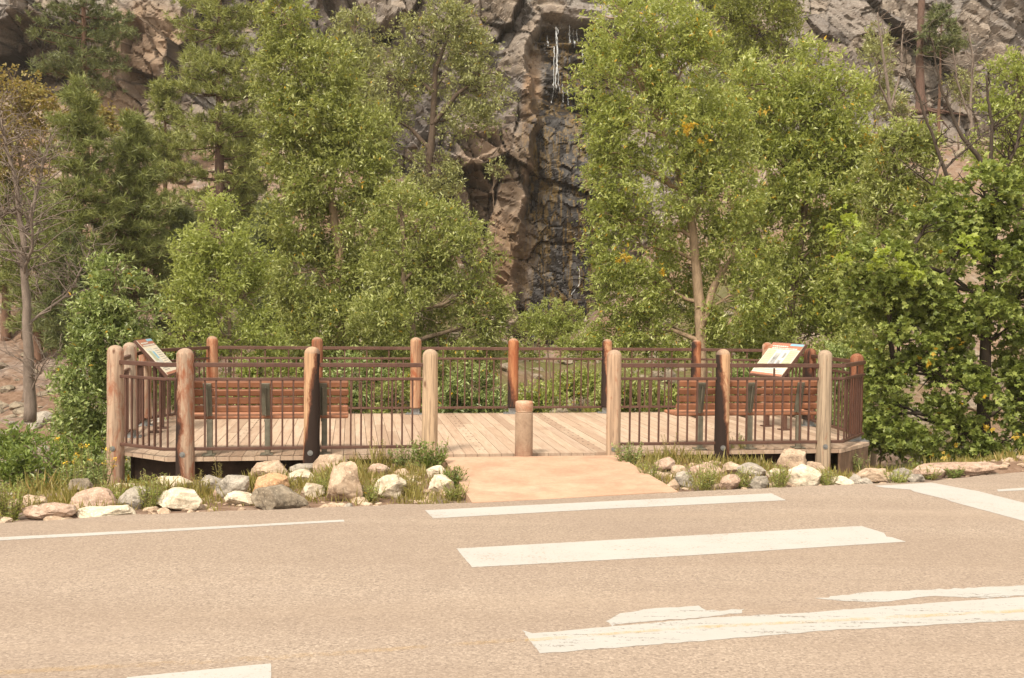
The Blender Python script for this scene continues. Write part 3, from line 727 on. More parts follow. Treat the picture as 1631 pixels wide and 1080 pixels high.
mb = MB(); mb.lathe([(r * .88, .518), (r * .93, .522), (r * .96, .535), (r * .96, .535), (r, .54), (r * 1.0, .625), (r * .96, .642), (r * .8, .65), (r * .3, .653)], n=32, wob=lambda a, z: 1 + .012 * math.sin(4 * a + z * 20)); mb.build('cap', mbt, root, smooth=True)

# ------------------------------------------------------------------ rocks
RC = {'cream': M_rock('rock_cream', (.58, .50, .38), (.44, .35, .25), (.68, .61, .49)),
      'tan': M_rock('rock_tan', (.44, .33, .235), (.32, .225, .155), (.54, .43, .32)),
      'pink': M_rock('rock_pink', (.42, .30, .225), (.31, .21, .155), (.52, .41, .33)),
      'grey': M_rock('rock_grey', (.33, .295, .245), (.20, .175, .15), (.45, .40, .33)),
      'orange': M_rock('rock_orange', (.50, .31, .17), (.40, .22, .12), (.58, .42, .28)),
      'dark': M_rock('rock_dark', (.25, .205, .15), (.15, .125, .095), (.34, .29, .22))}
def ico(sub):
    import bmesh
    bm = bmesh.new(); bmesh.ops.create_icosphere(bm, subdivisions=sub, radius=1); bm.verts.ensure_lookup_table()
    V = np.array([v.co[:] for v in bm.verts]); F = np.array([[v.index for v in f.verts] for f in bm.faces]); bm.free(); return V, F
IV, IF = ico(5); IV3, IF3 = ico(3)
def rock_verts(seed, ang=.6, sub=5):
    r_ = np.random.default_rng(seed); P = (IV if sub == 5 else IV3).copy()
    for _ in range(int(12 + ang * 16)):
        n_ = r_.normal(size=3); n_ /= np.linalg.norm(n_); d = r_.uniform(.58, .92)
        k = P @ n_ - d; P = P - np.where(k > 0, k, 0)[:, None] * n_ * .96
    P += P * ((n3(P + seed, 2.2, seed) - .5) * .22 + (n3(P + seed, 6.0, seed + 3) - .5) * .16 + (n3(P + seed, 17.0, seed + 6) - .5) * .07)[:, None]
    P -= (P.max(0) + P.min(0)) / 2; P /= (P.max(0) - P.min(0)) / 2
    return P
ROCKS = [  # cx, cy, w, h (photo px), colour, tilt deg, label
 (45, 800, 56, 22, 'tan', 0, 'low tan rock among weeds, farthest left on the verge'),
 (80, 816, 78, 30, 'pink', 0, 'long brownish pink rock at the road edge, left end'),
 (151, 797, 76, 36, 'pink', 0, 'rounded pink rock behind the flat cream slab at left'),
 (167, 818, 92, 24, 'cream', 0, 'flat cream slab touching the asphalt at left'),
 (163, 801, 42, 20, 'tan', 0, 'small tan rock wedged behind the flat cream slab'),
 (222, 795, 64, 36, 'grey', 0, 'grey rock half covered by weeds below the left corner post'),
 (127, 774, 38, 22, 'dark', 0, 'dull brown rock behind the yellow flowers'),
 (198, 779, 44, 18, 'cream', 0, 'pale stone in the weeds behind the grey rock'),
 (276, 773, 60, 30, 'cream', 0, 'cream boulder directly beneath the tan corner post'),
 (286, 797, 78, 38, 'cream', 4, 'wide cream rock with grey side in front of the corner post'),
 (8, 830, 22, 12, 'tan', 0, 'tiny stone at the left frame edge'),
 (101, 829, 32, 9, 'tan', 0, 'thin tan chip at asphalt edge below the pink rocks'),
 (333, 773, 40, 30, 'grey', 0, 'bluish grey rock right of the tan corner post foot'),
 (372, 777, 56, 38, 'grey', -8, 'blocky grey rock with flat face below the railing'),
 (381, 796, 52, 22, 'cream', 5, 'whitish flat rock in front of the blocky grey rock'),
 (433, 774, 54, 38, 'orange', 0, 'orange tan boulder behind the dark grey wedge'),
 (444, 797, 90, 42, 'dark', 10, 'large dark grey wedge shaped rock by the road'),
 (430, 750, 66, 30, 'tan', 0, 'broad tan rock close to the deck, behind the orange boulder'),
 (481, 763, 48, 28, 'cream', 0, 'cream yellow rounded rock left of the tilted boulder'),
 (500, 782, 34, 26, 'cream', 0, 'small white knobbly rock below the cream yellow one'),
 (484, 748, 44, 18, 'grey', 0, 'low grey tan rock at foot of the charred post'),
 (529, 741, 62, 36, 'tan', 0, 'big tan rock right of the charred post foot'),
 (553, 770, 58, 68, 'tan', 18, 'tall tilted pale boulder, the largest left of ramp'),
 (601, 750, 38, 22, 'pink', 0, 'orange pink rock right of the tall tilted boulder'),
 (619, 777, 56, 40, 'cream', 0, 'pale rock sunk in grass left of the ramp'),
 (696, 754, 34, 24, 'cream', 0, 'jagged cream rock beside the ramp, upper of two'),
 (703, 773, 42, 30, 'cream', 0, 'jagged cream rock beside the ramp, lower of two'),
 (553, 806, 18, 9, 'grey', 0, 'small grey pebble under the tall tilted boulder'),
 (584, 806, 20, 11, 'tan', 0, 'small tan pebble on bare dirt by the asphalt'),
 (674, 800, 28, 9, 'tan', 0, 'flat tan pebble close to the ramp corner'),
 (640, 754, 26, 14, 'tan', 0, 'small tan rock in weeds below pale ramp post'),
 (1059, 741, 34, 24, 'pink', 0, 'rounded pink tan rock nearest the right ramp post'),
 (1083, 749, 28, 16, 'tan', 0, 'small tan rock behind the grey one right of ramp'),
 (1125, 753, 48, 28, 'pink', 0, 'rounded pinkish rock left of the split post foot'),
 (1091, 764, 32, 26, 'grey', 0, 'grey rounded rock at the ramp edge'),
 (1071, 773, 23, 20, 'tan', 0, 'small upright tan rock touching the ramp edge'),
 (1165, 746, 32, 20, 'tan', 0, 'tan rock right at foot of split post'),
 (1197, 752, 48, 26, 'grey', 5, 'angular grey rock right of split post'),
 (1162, 769, 36, 26, 'pink', 0, 'pink tan rock beside the road below the split post'),
 (1209, 770, 32, 22, 'grey', 0, 'squarish whitish grey rock at the road edge'),
 (1236, 756, 32, 18, 'cream', 0, 'cream rock half hidden by grass left of big boulder'),
 (1259, 735, 50, 38, 'tan', 0, 'angular tan block standing up under the deck edge'),
 (1280, 759, 56, 38, 'cream', 0, 'big smooth cream boulder by the road, right side'),
 (1297, 747, 38, 24, 'tan', -10, 'sloping tan rock against the grey corner post'),
 (1338, 768, 42, 18, 'cream', -8, 'flat cream stone below the right corner post'),
 (1396, 740, 106, 34, 'pink', -4, 'long reddish slab beside the right end of deck'),
 (1388, 759, 50, 24, 'tan', 0, 'brown tan rock in front of the long reddish slab'),
 (1361, 764, 20, 18, 'grey', 0, 'small round grey stone right of the flat cream one'),
 (1377, 768, 28, 13, 'grey', 0, 'low grey stone at the asphalt under the brown tan rock'),
 (1435, 757, 36, 24, 'grey', 0, 'pale grey rounded rock between the two long slabs'),
 (1456, 762, 32, 15, 'grey', 0, 'flat grey stone right of the pale rounded rock'),
 (1480, 754, 54, 22, 'pink', 0, 'small pinkish slab left end of the far right ledge'),
 (1527, 751, 126, 28, 'pink', -3, 'widest flat pinkish ledge at the far right verge'),
 (1582, 759, 28, 9, 'cream', 0, 'small cream chip at tip of the far right ledge'),
 (240, 812, 26, 9, 'tan', 0, 'thin tan stone at the asphalt right of cream slab'),
 (318, 808, 22, 10, 'tan', 0, 'small stone below the wide cream rock'),
 (350, 786, 24, 14, 'pink', 0, 'small pink stone between whitish and wide cream rocks'),
 (655, 768, 22, 12, 'cream', 0, 'small cream stone in grass between sunken rock and ramp'),
 (1140, 740, 22, 12, 'tan', 0, 'small tan stone directly left of the split post'),
 (1318, 757, 22, 12, 'grey', 0, 'small grey stone at foot of grey corner post'),
]
for i, (cx, cy, w, h, c, tl, lab) in enumerate(ROCKS):
    # stand it on the ground seen at the rock's bottom edge
    g = hit(cx, cy + h * .46); Yd = g[1] + w / FPX * g[1] * .3
    s = Yd / FPX; p = at(cx, cy, Yd)
    dmax = fline(p[0]) - .12 - w * s * .3
    if Yd > dmax and -4.6 < p[0] < 4.6: Yd = dmax; s = Yd / FPX; p = at(cx, cy, Yd)
    ztop = p[2] + h * s / 2 * 1.12; zbot = min(p[2] - h * s / 2 * 1.05, float(T(p[0], Yd)) - .03); p[2] = (ztop + zbot) / 2; h = (ztop - zbot) / s / 1.12
    P = rock_verts(100 + i, .9 if c in ('grey', 'dark', 'tan') else .5)
    wx = w * s / 2 * 1.04; hz = h * s / 2 * 1.12
    P = P * np.array([wx, wx * (.72 if w < 100 else .35), hz])
    a = R(-tl); P = P @ np.array([[math.cos(a), 0, -math.sin(a)], [0, 1, 0], [math.sin(a), 0, math.cos(a)]]).T
    o = link('rock', npmesh('rock', P, IF, RC[c], True), loc=tuple(p)); autosmooth(o, 32); tag(o, lab, 'rock', 'rocks lining the road verge')

# pebbles + gravel between road and deck (uncountable)
def scatter_stones(name, pts, smin, smax, mat, label, squash=.6):
    n_ = len(pts); k = len(IV3); Vs = []; Fs = []
    base = [rock_verts(900 + j, .6, 3) for j in range(6)]
    for i, p in enumerate(pts):
        P = base[i % 6]; s = smin * (smax / smin)**(rng.random()**1.6)
        a = rng.uniform(0, 6.28); ca, sa = math.cos(a), math.sin(a)
        Q = (P * np.array([s, s * rng.uniform(.6, 1), s * squash * rng.uniform(.6, 1.1)])) @ np.array([[ca, -sa, 0], [sa, ca, 0], [0, 0, 1]]).T
        Vs.append(Q + np.array(p)); Fs.append(IF3 + i * k)
    o = link(name, npmesh(name, np.concatenate(Vs), np.concatenate(Fs), mat, False)); tag(o, label, 'stones', kind='stuff'); return o
pts = []
for _ in range(1100):
    x = rng.uniform(-7, 8.5); e = rng.uniform(.02, 2.4)**1.0; y = float(edge(x)) + e
    if A_[0] - .6 < x < C_[0] + .1 and y < 12.2:
        xl = np.interp(y, [D_[1], A_[1]], [D_[0], A_[0]]); xr = np.interp(y, [C_[1], B_[1]], [C_[0], B_[0]])
        if xl - .05 < x < xr + .05: continue
    if y > fline(x) + .2 and -5 < x < 4.9: continue
    pts.append((x, y, float(T(x, y)) + .006))
scatter_stones('gravel', pts, .014, .095, RC['tan'], 'loose gravel on the dirt verge between road and deck')

# ------------------------------------------------------------------ cliff
cx_ = np.arange(-40, 42, .085); cz_ = np.arange(-2.5, 27, .085)
X, Zc = np.meshgrid(cx_, cz_)
w1 = (fbm(X * .25, Zc * .25, 31) - .5) * 1.5; w2 = (fbm(X * .25 + 9, Zc * .25, 37) - .5) * 1.5
def rot(u, v, a): return u * math.cos(a) - v * math.sin(a), u * math.sin(a) + v * math.cos(a)
lft = ss(2, -3, X) * ss(-14, -9, X)                   # diagonal slabs left of the falls
D = 51.5 + .16 * Zc + (fbm(X * .07, Zc * .07, 2, 3) - .5) * 7
def pxz(px, py, Yd=52.0): p = at(px, py, Yd); return p[0], p[2]
def blob(px, py, rx, ry, sh=.25, s=61):
    x0, z0 = pxz(px, py); x1 = rx * 52 / FPX; z1 = ry * 52 / FPX
    d = np.sqrt(((X - x0) / x1)**2 + ((Zc - z0) / z1)**2) + (fbm(X * .9, Zc * .9, s) - .5) * 1.0
    return 1 - ss(1 - sh, 1 + sh, d)
# ravine where the water comes down
gpts = [(-60, 905), (20, 905), (60, 895), (150, 888), (200, 900), (300, 885), (400, 872), (480, 868), (560, 870)]
gz = np.array([pxz(a, b)[1] for b, a in gpts]); gxx = np.array([pxz(a, b)[0] for b, a in gpts]); o_ = np.argsort(gz)
gc = np.interp(Zc, gz[o_], gxx[o_]); jx = (fbm(X * 0 + 3, Zc * .9, 51, 4) - .5) * 1.1
dl = X - (gc - 1.6 + jx)                                          # distance right of the ravine's left lip
gul = ss(-.12, .25, dl) * ss(3.6, 2.2, X - gc - jx)
zt_ = pxz(880, 22)[1]; zl_ = pxz(880, 168)[1]
calm = 1 - .72 * gul
u, v = rot(X + w1, Zc + w2, R(28)); i1, a1, b1, e1 = cells(u / 4.4, v / 3.0, 11)
hh1 = h2(np.floor(i1 * 999), i1 * 0, 3) - .5; hh2 = h2(np.floor(i1 * 999), i1 * 0, 4) - .5
D += calm * ((i1 - .5) * 1.9 + a1 * 3.4 * hh1 + b1 * (2.4 * hh2 - .2))
u, v = rot(X + w1 * .7, Zc + w2 * .7, R(48)); i1b, a1b, b1b, e1b = cells(u / 3.4, v / 1.1, 14)
D += lft * ((i1b - .5) * 1.3 - b1b * 1.0)
u, v = rot(X + w1 * .4, Zc + w2 * .4, R(18)); i2, a2, b2, e2 = cells(u / 1.7, v / 1.3, 21)
D += (1 - .8 * gul) * ((i2 - .5) * .5 + a2 * 1.1 * (h2(np.floor(i2 * 999), i2 * 0, 3) - .5) + b2 * (.9 * (h2(np.floor(i2 * 999), i2 * 0, 6) - .5) - .15))
u, v = rot(X, Zc, R(35)); i3, a3, b3, e3 = cells(u / .62, v / .36, 27)
D += (1 - .35 * gul) * ((i3 - .5) * .20 + a3 * .42 * (h2(np.floor(i3 * 999), i3 * 0, 5) - .5) + b3 * .4 * (h2(np.floor(i3 * 999), i3 * 0, 8) - .5)) + (fbm(X * 2, Zc * 2, 44, 4) - .5) * .13
D += .12 * (1 - ss(0, .03, e1)) + .06 * (1 - ss(0, .04, e2))
D += gul * 1.3 * ss(zt_ + .4, zt_ - .2, Zc)
D -= ss(-1.2, -.1, dl) * (1 - ss(-.1, .1, dl)) * .7                # buttress lip
D -= gul * .9 * ss(zl_ + .3, zl_ - .3, Zc - (X - gc) * -.45)       # lower ledge stands out again
D += gul * (1.1 * (vn(X * .5, Zc * 3.2, 71) - .5)) * ss(zl_ - 1, zl_, Zc)
cave = blob(50, 80, 80, 62); D += cave * 2.4
D += blob(205, 90, 18, 60) * 1.0 + blob(620, 60, 26, 34, .2, 66) * 1.3 + blob(760, 240, 40, 18, .2, 67) * .8
wet = gul * ss(zt_ + .5, zt_ - .6, Zc) * (1 - .85 * blob(852, 120, 16, 60, .3, 81))
wet = np.maximum(wet, blob(880, 250, 50, 90) * .85); wet = np.maximum(wet, blob(872, 400, 58, 90) * .95)
wet = np.clip(wet * (1.0 - .45 * blob(822, 410, 28, 70, .3, 82)), 0, 1)
dark_patch = np.clip(np.maximum.reduce([blob(50, 75, 95, 75, .4, 91), blob(215, 70, 30, 80, .4, 92) * .5, blob(425, 30, 40, 40, .5, 93) * .5]), 0, 1)  # darker brown over the cave and two patches to its right
rust = np.clip(np.maximum.reduce([blob(800, 290, 70, 90, .5, 94) * .6, blob(848, 210, 14, 130, .4, 95), blob(805, 410, 40, 80, .5, 96), blob(215, 60, 60, 70, .5, 97) * .8, blob(120, 150, 120, 60, .6, 98) * .6, ss(1, 3, np.abs(i1 - .8) * 12) * 0]), 0, 1)
V = np.stack([X, D, Zc], -1).reshape(-1, 3); F = gridf(len(cx_), len(cz_))
me = npmesh('cliff', V, F, CLIFF, False)
for nm, arr in (('wet', wet), ('block', i2 * .45 + i1 * .55), ('crack', np.clip((1 - .8 * gul) * np.maximum((1 - ss(.01, .06, e1)), (1 - ss(.01, .075, e2)) * .8) * ss(.3, .45, fbm(X * .6, Zc * .6, 77)), 0, 1)), ('dark_patch', dark_patch), ('rust', rust)):
    at_ = me.attributes.new(nm, 'FLOAT', 'POINT'); at_.data.foreach_set('value', arr.reshape(-1).astype(np.float32))
tag(link('cliff', me), 'craggy brown and grey rock cliff with a dark wet gully', 'cliff', kind='structure')
Dg = D
def cliffY(x, z):
    i = int(np.clip((x - cx_[0]) / .085, 0, len(cx_) - 1)); j = int(np.clip((z - cz_[0]) / .085, 0, len(cz_) - 1)); return Dg[j, i]

# waterfall strands
t = NT('falling_water'); v = t.co(scale=(6, 6, 1.2)); f = t.noise(v, 2.5, 5, .8)
t.bsdf((.72, .76, .78), .25, None, .6); tr = t.n('BsdfTransparent'); mx = t.n('MixShader')
t.t.links.new(t.ramp(f, [(.38, .1), (.62, .75)]), mx.inputs[0]); t.t.links.new(tr.outputs[0], mx.inputs[1]); t.t.links.new(t.b.outputs[0], mx.inputs[2]); t.t.links.new(mx.outputs[0], t.out.inputs[0]); WATER = t.m
mb = MB()
def strand(pts, w, off=.35):
    P = []; 
    for (a, b) in pts:
        p = at(a, b, 52.0); P.append((p[0], 0, p[2]))
    P = np.array(P); n_ = 26; tt = np.linspace(0, len(P) - 1, n_); Q = np.stack([np.interp(tt, range(len(P)), P[:, k]) for k in range(3)], -1)
    ymin = min(cliffY(q[0], q[2]) for q in Q[:8]) - .12
    for q in Q: q[1] = min(ymin, cliffY(q[0], q[2]) - .06) if off else cliffY(q[0], q[2]) - .06; q[0] += rng.normal(0, .02)
    mb.tube(Q, w * np.clip(rng.normal(1, .35, n_), .4, 2), 5)
strand([(888, 28), (889, 90), (886, 142)], .032); strand([(891, 30), (890, 80), (893, 150)], .02); strand([(885, 60), (884, 120), (880, 158)], .025)
for a, b0, b1, w_ in ((911, 20, 52, .03), (918, 22, 60, .025), (924, 22, 45, .03), (930, 70, 92, .03), (905, 140, 165, .02), (897, 130, 160, .02), (874, 35, 60, .02)): strand([(a, b0), (a + 1, b1)], w_)
strand([(921, 428), (922, 452), (908, 470)], .02, 0)
tag(mb.build('waterfall', WATER, None, None, True), 'thin white strands of water falling down the dark gully', 'waterfall', kind='structure')

# ------------------------------------------------------------------ foliage helpers
LT = np.array([[0, 0, 0], [.42, .5, .06], [1, 0, -.04], [.42, -.5, .06]]); LF = np.array([[0, 1, 2, 3]])
kk = []
MT = [[0, 0, 0]]; MF = []
for a_, l_, w_ in ((0, 1.0, .27), (1.0, .82, .27), (-1.0, .82, .27), (1.95, .5, .22), (-1.95, .5, .22)):
    ca, sa = math.cos(a_), math.sin(a_); b_ = len(MT)
    for (x_, y_, z_) in ((l_ * .55, w_, .05), (l_, 0, -.08), (l_ * .55, -w_, .05)): MT.append([x_ * ca - y_ * sa, x_ * sa + y_ * ca, z_])
    MF.append([0, b_, b_ + 1, b_ + 2])
MT = np.array(MT); MF = np.array(MF)
NTm = np.array([[0, .5, 0], [0, -.5, 0], [1, 0, 0]]); NF = np.array([[0, 1, 2]])
def unit(a): return a / (np.linalg.norm(a, axis=-1, keepdims=True) + 1e-9)
def inst(TV, TF, P, A, up, L, W):
    A = unit(A); B = unit(np.cross(up, A)); N = np.cross(A, B)
    V = P[:, None] + L[:, None, None] * TV[None, :, 0, None] * A[:, None] + W[:, None, None] * TV[None, :, 1, None] * B[:, None] + L[:, None, None] * TV[None, :, 2, None] * N[:, None]
    k = len(TV); F = TF[None] + (np.arange(len(P)) * k)[:, None, None]
    return V.reshape(-1, 3), F.reshape(-1, TF.shape[1])
def rdir(n): return unit(rng.normal(size=(n, 3)))
def twigs_leaves(P0, Dr, tl, m, L, W, kind, spread=.9, droop=.25):
    """P0 twig roots, Dr directions, tl lengths, m leaves each"""
    n = len(P0); t = rng.uniform(.05, 1, (n, m))
    P = P0[:, None] + Dr[:, None] * (t * tl[:, None])[..., None]
    P = P + rng.normal(0, 1, P.shape) * (.05 * tl[:, None, None])
    P[..., 2] -= droop * (t**2) * tl[:, None]
    A = Dr[:, None] * .8 + rng.normal(0, spread, P.shape); A[..., 2] -= .15
    N = rng.normal(0, .55, P.shape); N[..., 2] += .9
    sh = (n * m); s = rng.uniform(.65, 1.25, sh)
    TV, TF = (MT, MF) if kind == 'maple' else (LT, LF)
    return inst(TV, TF, P.reshape(-1, 3), A.reshape(-1, 3), N.reshape(-1, 3), L * s, W * s)
def crown_pts(lobes, Y, dens, depth=.85, seed=0, shell=.5, gap=.33):
    Ps = []; Ds = []; Ls = []
    for i, l in enumerate(lobes):
        px, py, rx, ry = l[:4]; dy = l[4] if len(l) > 4 else 0
        Yl = Y + dy; s = Yl / FPX; c = at(px, py, Yl); r = np.array([rx * s, max(rx, ry * .7) * s * depth, ry * s])
        n_ = int(dens * 1.25 * 4 * math.pi * ((r[0] * r[1])**1.6 + (r[0] * r[2])**1.6 + (r[1] * r[2])**1.6)**(1 / 1.6) / 3**(1 / 1.6))
        d = rdir(n_)
        d = d[(d[:, 1] < .55) | (rng.random(n_) < .45)]      # fewer leaves on the far side
        rad = shell + (1 - shell) * rng.random(len(d))**.6
        k = .74 + .55 * n3(d * 1.6 + i * 7 + seed, 1.0, seed + i)
        P = c + d * r * (rad * k)[:, None]
        g = n3(P + seed * 3.1, 1.7 / max(.5, min(r) * .7), seed + 40) * .65 + n3(P + seed * 1.3, 3.2 / max(.5, min(r) * .7), seed + 47) * .35
        keep = g > gap + .085 + .08 * rng.random(len(P)); P = P[keep]; d = d[keep]
        Ps.append(P); Ds.append(d); Ls.append((c, r))
    return np.concatenate(Ps), np.concatenate(Ds), Ls
def wig(p, q, n=7, amp=.06, sag=0.0):
    p = np.array(p, float); q = np.array(q, float); t = np.linspace(0, 1, n)[:, None]; L = np.linalg.norm(q - p)
    W = np.cumsum(rng.normal(0, 1, (n, 3)), 0); W -= W[0] + (W[-1] - W[0]) * t
    P = p + (q - p) * t + W * amp * L / math.sqrt(n); P[:, 2] += sag * L * (t[:, 0] * (1 - t[:, 0])) * 4
    return P
def tree(label, Y, lobes, leafm, barkm, trunks=(), dens=60, m=14, L=.11, W=.04, tw=.55, kind='leaf', cat='tree', name='leafy_tree', group=None, gap=.33, shell=.45, seed=0, extra=None, base=None, tr=.12, up=.45, spread=.9, twiglen=1.0, limbs=True, yellow=None, depth=.85, droop=.25, holes=()):
    P, Dn, Ls = crown_pts(lobes, Y, dens, depth, seed, shell, gap)
    for (a, b, ra_, rb_) in holes:              # open windows in the crown in front of the stems
        c = at(a, b, Y); s_ = Y / FPX
        k_ = ((P[:, 0] - c[0]) / (ra_ * s_))**2 + ((P[:, 2] - c[2]) / (rb_ * s_))**2 + (rng.random(len(P)) - .5) * .9
        ok = (k_ > 1) | (P[:, 1] > Y + .35); P = P[ok]; Dn = Dn[ok]
    if base is None: base = (lobes[0][0], 620)
    # root position on the ground under the crown
    c0 = at(base[0], base[1], Y); gz_ = float(T(c0[0], Y)); root = empty(name, (c0[0], Y, gz_)); tag(root, label, cat, group)
    O = np.array([c0[0], Y, gz_])
    Dr = unit(Dn * .75 + np.array([0, 0, up]) + rng.normal(0, .45, Dn.shape)); tl = tw * rng.uniform(.6, 1.3, len(P))
    V, F = twigs_leaves(P - Dr * tl[:, None] * .5, Dr, tl, m, L, W, kind, spread, droop)
    link('crown', npmesh('crown', V - O, F, leafm), root)
    if yellow:
        ymat, spots = yellow
        for (a, b, r_, n_) in spots:
            n_ = max(3, n_ // 2); r_ = r_ * .8; c = at(a, b, Y - .0); # put on the front of the crown
            best = np.argmin(np.abs(P[:, 0] - c[0]) * 1 + np.abs(P[:, 2] - c[2]) * 1 + (P[:, 1] - Y) * .25); c = np.array([c[0], P[best, 1] - .45, c[2]])
            s = Y / FPX * r_; Q = c + rng.normal(0, .5, (n_, 3)) * s; d = unit(rng.normal(0, .6, (n_, 3)) + [0, 0, -.3])
            Vy, Fy = twigs_leaves(Q + rng.normal(0, .35, Q.shape) * s, d, np.full(n_, s * .8), 5 if kind == 'leaf' else 2, L * .9, W * (1.1 if kind == 'leaf' else .9), kind)
            link('yellow_leaves', npmesh('yellow_leaves', Vy - O, Fy, ymat), root)
    mb = MB(); nodes = []
    if not trunks: trunks = [[(base[0], None, tr), (Ls[0][0][0] * FPX / Y + 815, None, tr * .4)]]; default = True
    else: default = False
    if default:
        top = max(Ls, key=lambda l: l[0][2])[0]; q = wig(O, top, 8, .05); mb.tube(q - O, np.linspace(tr, tr * .25, 8), 7); nodes += list(q)
    else:
        for path in trunks:
            pp = [(*at(a, b, Y - .02), w_ / 2 * Y / FPX) for a, b, w_ in path]
            if path is trunks[0] or path[0][1] > 560: pp = [(pp[0][0] + .0, Y, min(gz_, pp[0][2]) - .1, pp[0][3] * 1.15)] + pp
            pts = np.array(pp); k = len(pts); tt = np.linspace(0, k - 1, k * 5)
            Q = np.stack([np.interp(tt, range(k), pts[:, j]) for j in range(4)], -1)
            Q[1:-1, :2] += np.cumsum(rng.normal(0, .012, (len(Q) - 2, 2)), 0) * .5
            mb.tube(Q[:, :3] - O, Q[:, 3], 9); nodes += list(Q[:, :3])
    mb.build('trunk', barkm, root, smooth=True)
    if limbs:
        mb = MB(); nodes = np.array(nodes)
        for (c, r) in Ls:
            cand = nodes[nodes[:, 2] < c[2] - r[2] * .2]; cand = cand if len(cand) else nodes[:1]
            st = cand[np.argmin(np.linalg.norm(cand - c, axis=1))]
            r_l = min(tr * .5, .03 + .014 * np.linalg.norm(c - st))
            q = wig(st, c + np.array([0, 0, r[2] * .2]), 7, .09, .04); mb.tube(q - O, np.linspace(r_l, r_l * .35, 7), 5, cap=False)
            for _ in range(int(10 if len(Ls) < 9 else 7)):
                d = rdir(1)[0]; d[1] = -abs(d[1]) if rng.random() < .6 else d[1]; d[2] = d[2] * .8 + .2
                e_ = c + d * r * rng.uniform(.6, .95); s_ = q[rng.integers(2, 7)]
                w_ = wig(s_, e_, 6, .12, .05); mb.tube(w_ - O, np.linspace(r_l * .4, .006, 6), 4, cap=False)
        mb.build('branches', barkm, root, smooth=True)
    return root

LW = M_leaf('willow_leaf', (0.092, 0.117, 0.027), (0.285, 0.319, 0.084), (0.508, 0.533, 0.229), .35, .36, .01)
LWY = M_leaf('yellow_green_leaf', (0.121, 0.154, 0.034), (0.333, 0.380, 0.094), (0.556, 0.583, 0.244), .4, .36, .02)  # paler, yellower green than the willow leaf
LP = M_leaf('light_poplar_leaf', (0.136, 0.171, 0.039), (0.330, 0.376, 0.097), (0.489, 0.532, 0.206), .42, .38)
LD = M_leaf('olive_leaf', (0.124, 0.136, 0.047), (0.280, 0.292, 0.108), (0.468, 0.490, 0.230), .3, .42, .01)
LS = M_leaf('shrub_leaf', (0.068, 0.096, 0.026), (0.228, 0.290, 0.081), (0.497, 0.554, 0.254), .3, .36, .008)
LM = M_leaf('maple_leaf', (0.060, 0.084, 0.017), (0.196, 0.246, 0.050), (0.379, 0.432, 0.116), .35, .42, .003, (.55, .33, .02), .4)
LMB = M_leaf('bright_shoot_leaf', (.24, .30, .04), (.33, .40, .06), (.42, .47, .12), .45, .42)
LA = M_leaf('ash_leaf', (0.071, 0.115, 0.024), (0.184, 0.246, 0.051), (0.296, 0.356, 0.099), .35, .4)
LO = M_leaf('autumn_leaf', (.12, .125, .03), (.29, .215, .06), (.27, .27, .08), .35, .5)
LBK = M_leaf('back_leaf', (0.089, 0.112, 0.022), (0.229, 0.256, 0.055), (0.328, 0.350, 0.099), .35, .5)
YL = M_leaf('yellow_leaf', (.38, .27, .03), (.55, .37, .04), (.58, .45, .09), .4, .5)
BK = M_bark('grey_brown_bark', (.22, .165, .115)); BKL = M_bark('pale_trunk_bark', (.33, .235, .155), .35); BKD = M_bark('dark_bark', (.065, .05, .038))
BKP = M_bark('pine_bark', (.16, .095, .065)); BKR = M_bark('red_pine_bark', (.135, .085, .066)); DEAD = M_bark('dead_wood', (.20, .16, .13), .3)

GT = 'broadleaf trees growing between deck and cliff'
tree('tall willowy tree left of the falls with pointed leaning top', 23, [(452, 35, 42, 60), (462, 110, 55, 70), (520, 120, 60, 60), (500, 190, 85, 60), (560, 215, 75, 55), (470, 250, 55, 50), (540, 290, 95, 60), (480, 350, 60, 60), (575, 360, 85, 60), (500, 440, 85, 60), (585, 440, 80, 60, .5), (550, 515, 110, 60)],
     LW, BKL, [[(545, 600, 15), (541, 400, 17), (530, 330, 13), (521, 250, 8), (500, 150, 6), (470, 50, 3)]], dens=52, base=(545, 620), seed=1, holes=[(533, 355, 20, 48)], group=GT, tr=.13, m=16)
tree('rounded willow with a dark hollow, right of the tall willowy tree', 21, [(640, 330, 50, 45), (690, 365, 65, 45), (740, 410, 60, 55), (650, 420, 80, 55, .3), (765, 480, 48, 55), (690, 470, 70, 40, .8), (640, 510, 90, 60), (740, 540, 75, 55, .4), (800, 520, 28, 45, .4), (690, 580, 110, 40, .5)],
     LW, BK, dens=62, base=(690, 620), seed=2, holes=[(705, 515, 42, 40)], group=GT, L=.10, W=.034, m=16, gap=.35)
tree('olive tree with forked dark trunk in front of the rock slabs', 33, [(712, 35, 45, 45), (660, 70, 40, 45), (750, 80, 38, 40), (635, 140, 45, 40), (710, 125, 55, 35), (775, 150, 42, 34), (740, 190, 55, 26), (610, 190, 35, 28), (700, 255, 38, 24), (690, 295, 48, 34)],
     LD, M_bark('deep_brown_bark', (.10, .072, .052)), [[(682, 420, 15), (680, 290, 13), (690, 200, 11), (694, 110, 8), (712, 68, 4)], [(688, 200, 9), (730, 150, 7), (775, 120, 3)], [(686, 240, 8), (655, 205, 6), (630, 190, 3)], [(692, 150, 7), (665, 125, 5), (635, 130, 3)]], dens=44, m=13, L=.125, W=.05, base=(682, 620), seed=3, holes=[(692, 150, 17, 55), (686, 250, 10, 30), (740, 145, 20, 12)], group=GT, gap=.38, shell=.3, tw=.7)  # the bark itself is a deep brown
tree('small grey green treetop at the top between the tall tree and olive tree', 37, [(565, 55, 38, 50), (580, 110, 40, 50), (545, 120, 40, 50), (570, 180, 50, 50)], LD, BK, dens=26, m=14, L=.14, W=.055, base=(566, 620), seed=4, group=GT, tr=.1, tw=.7)
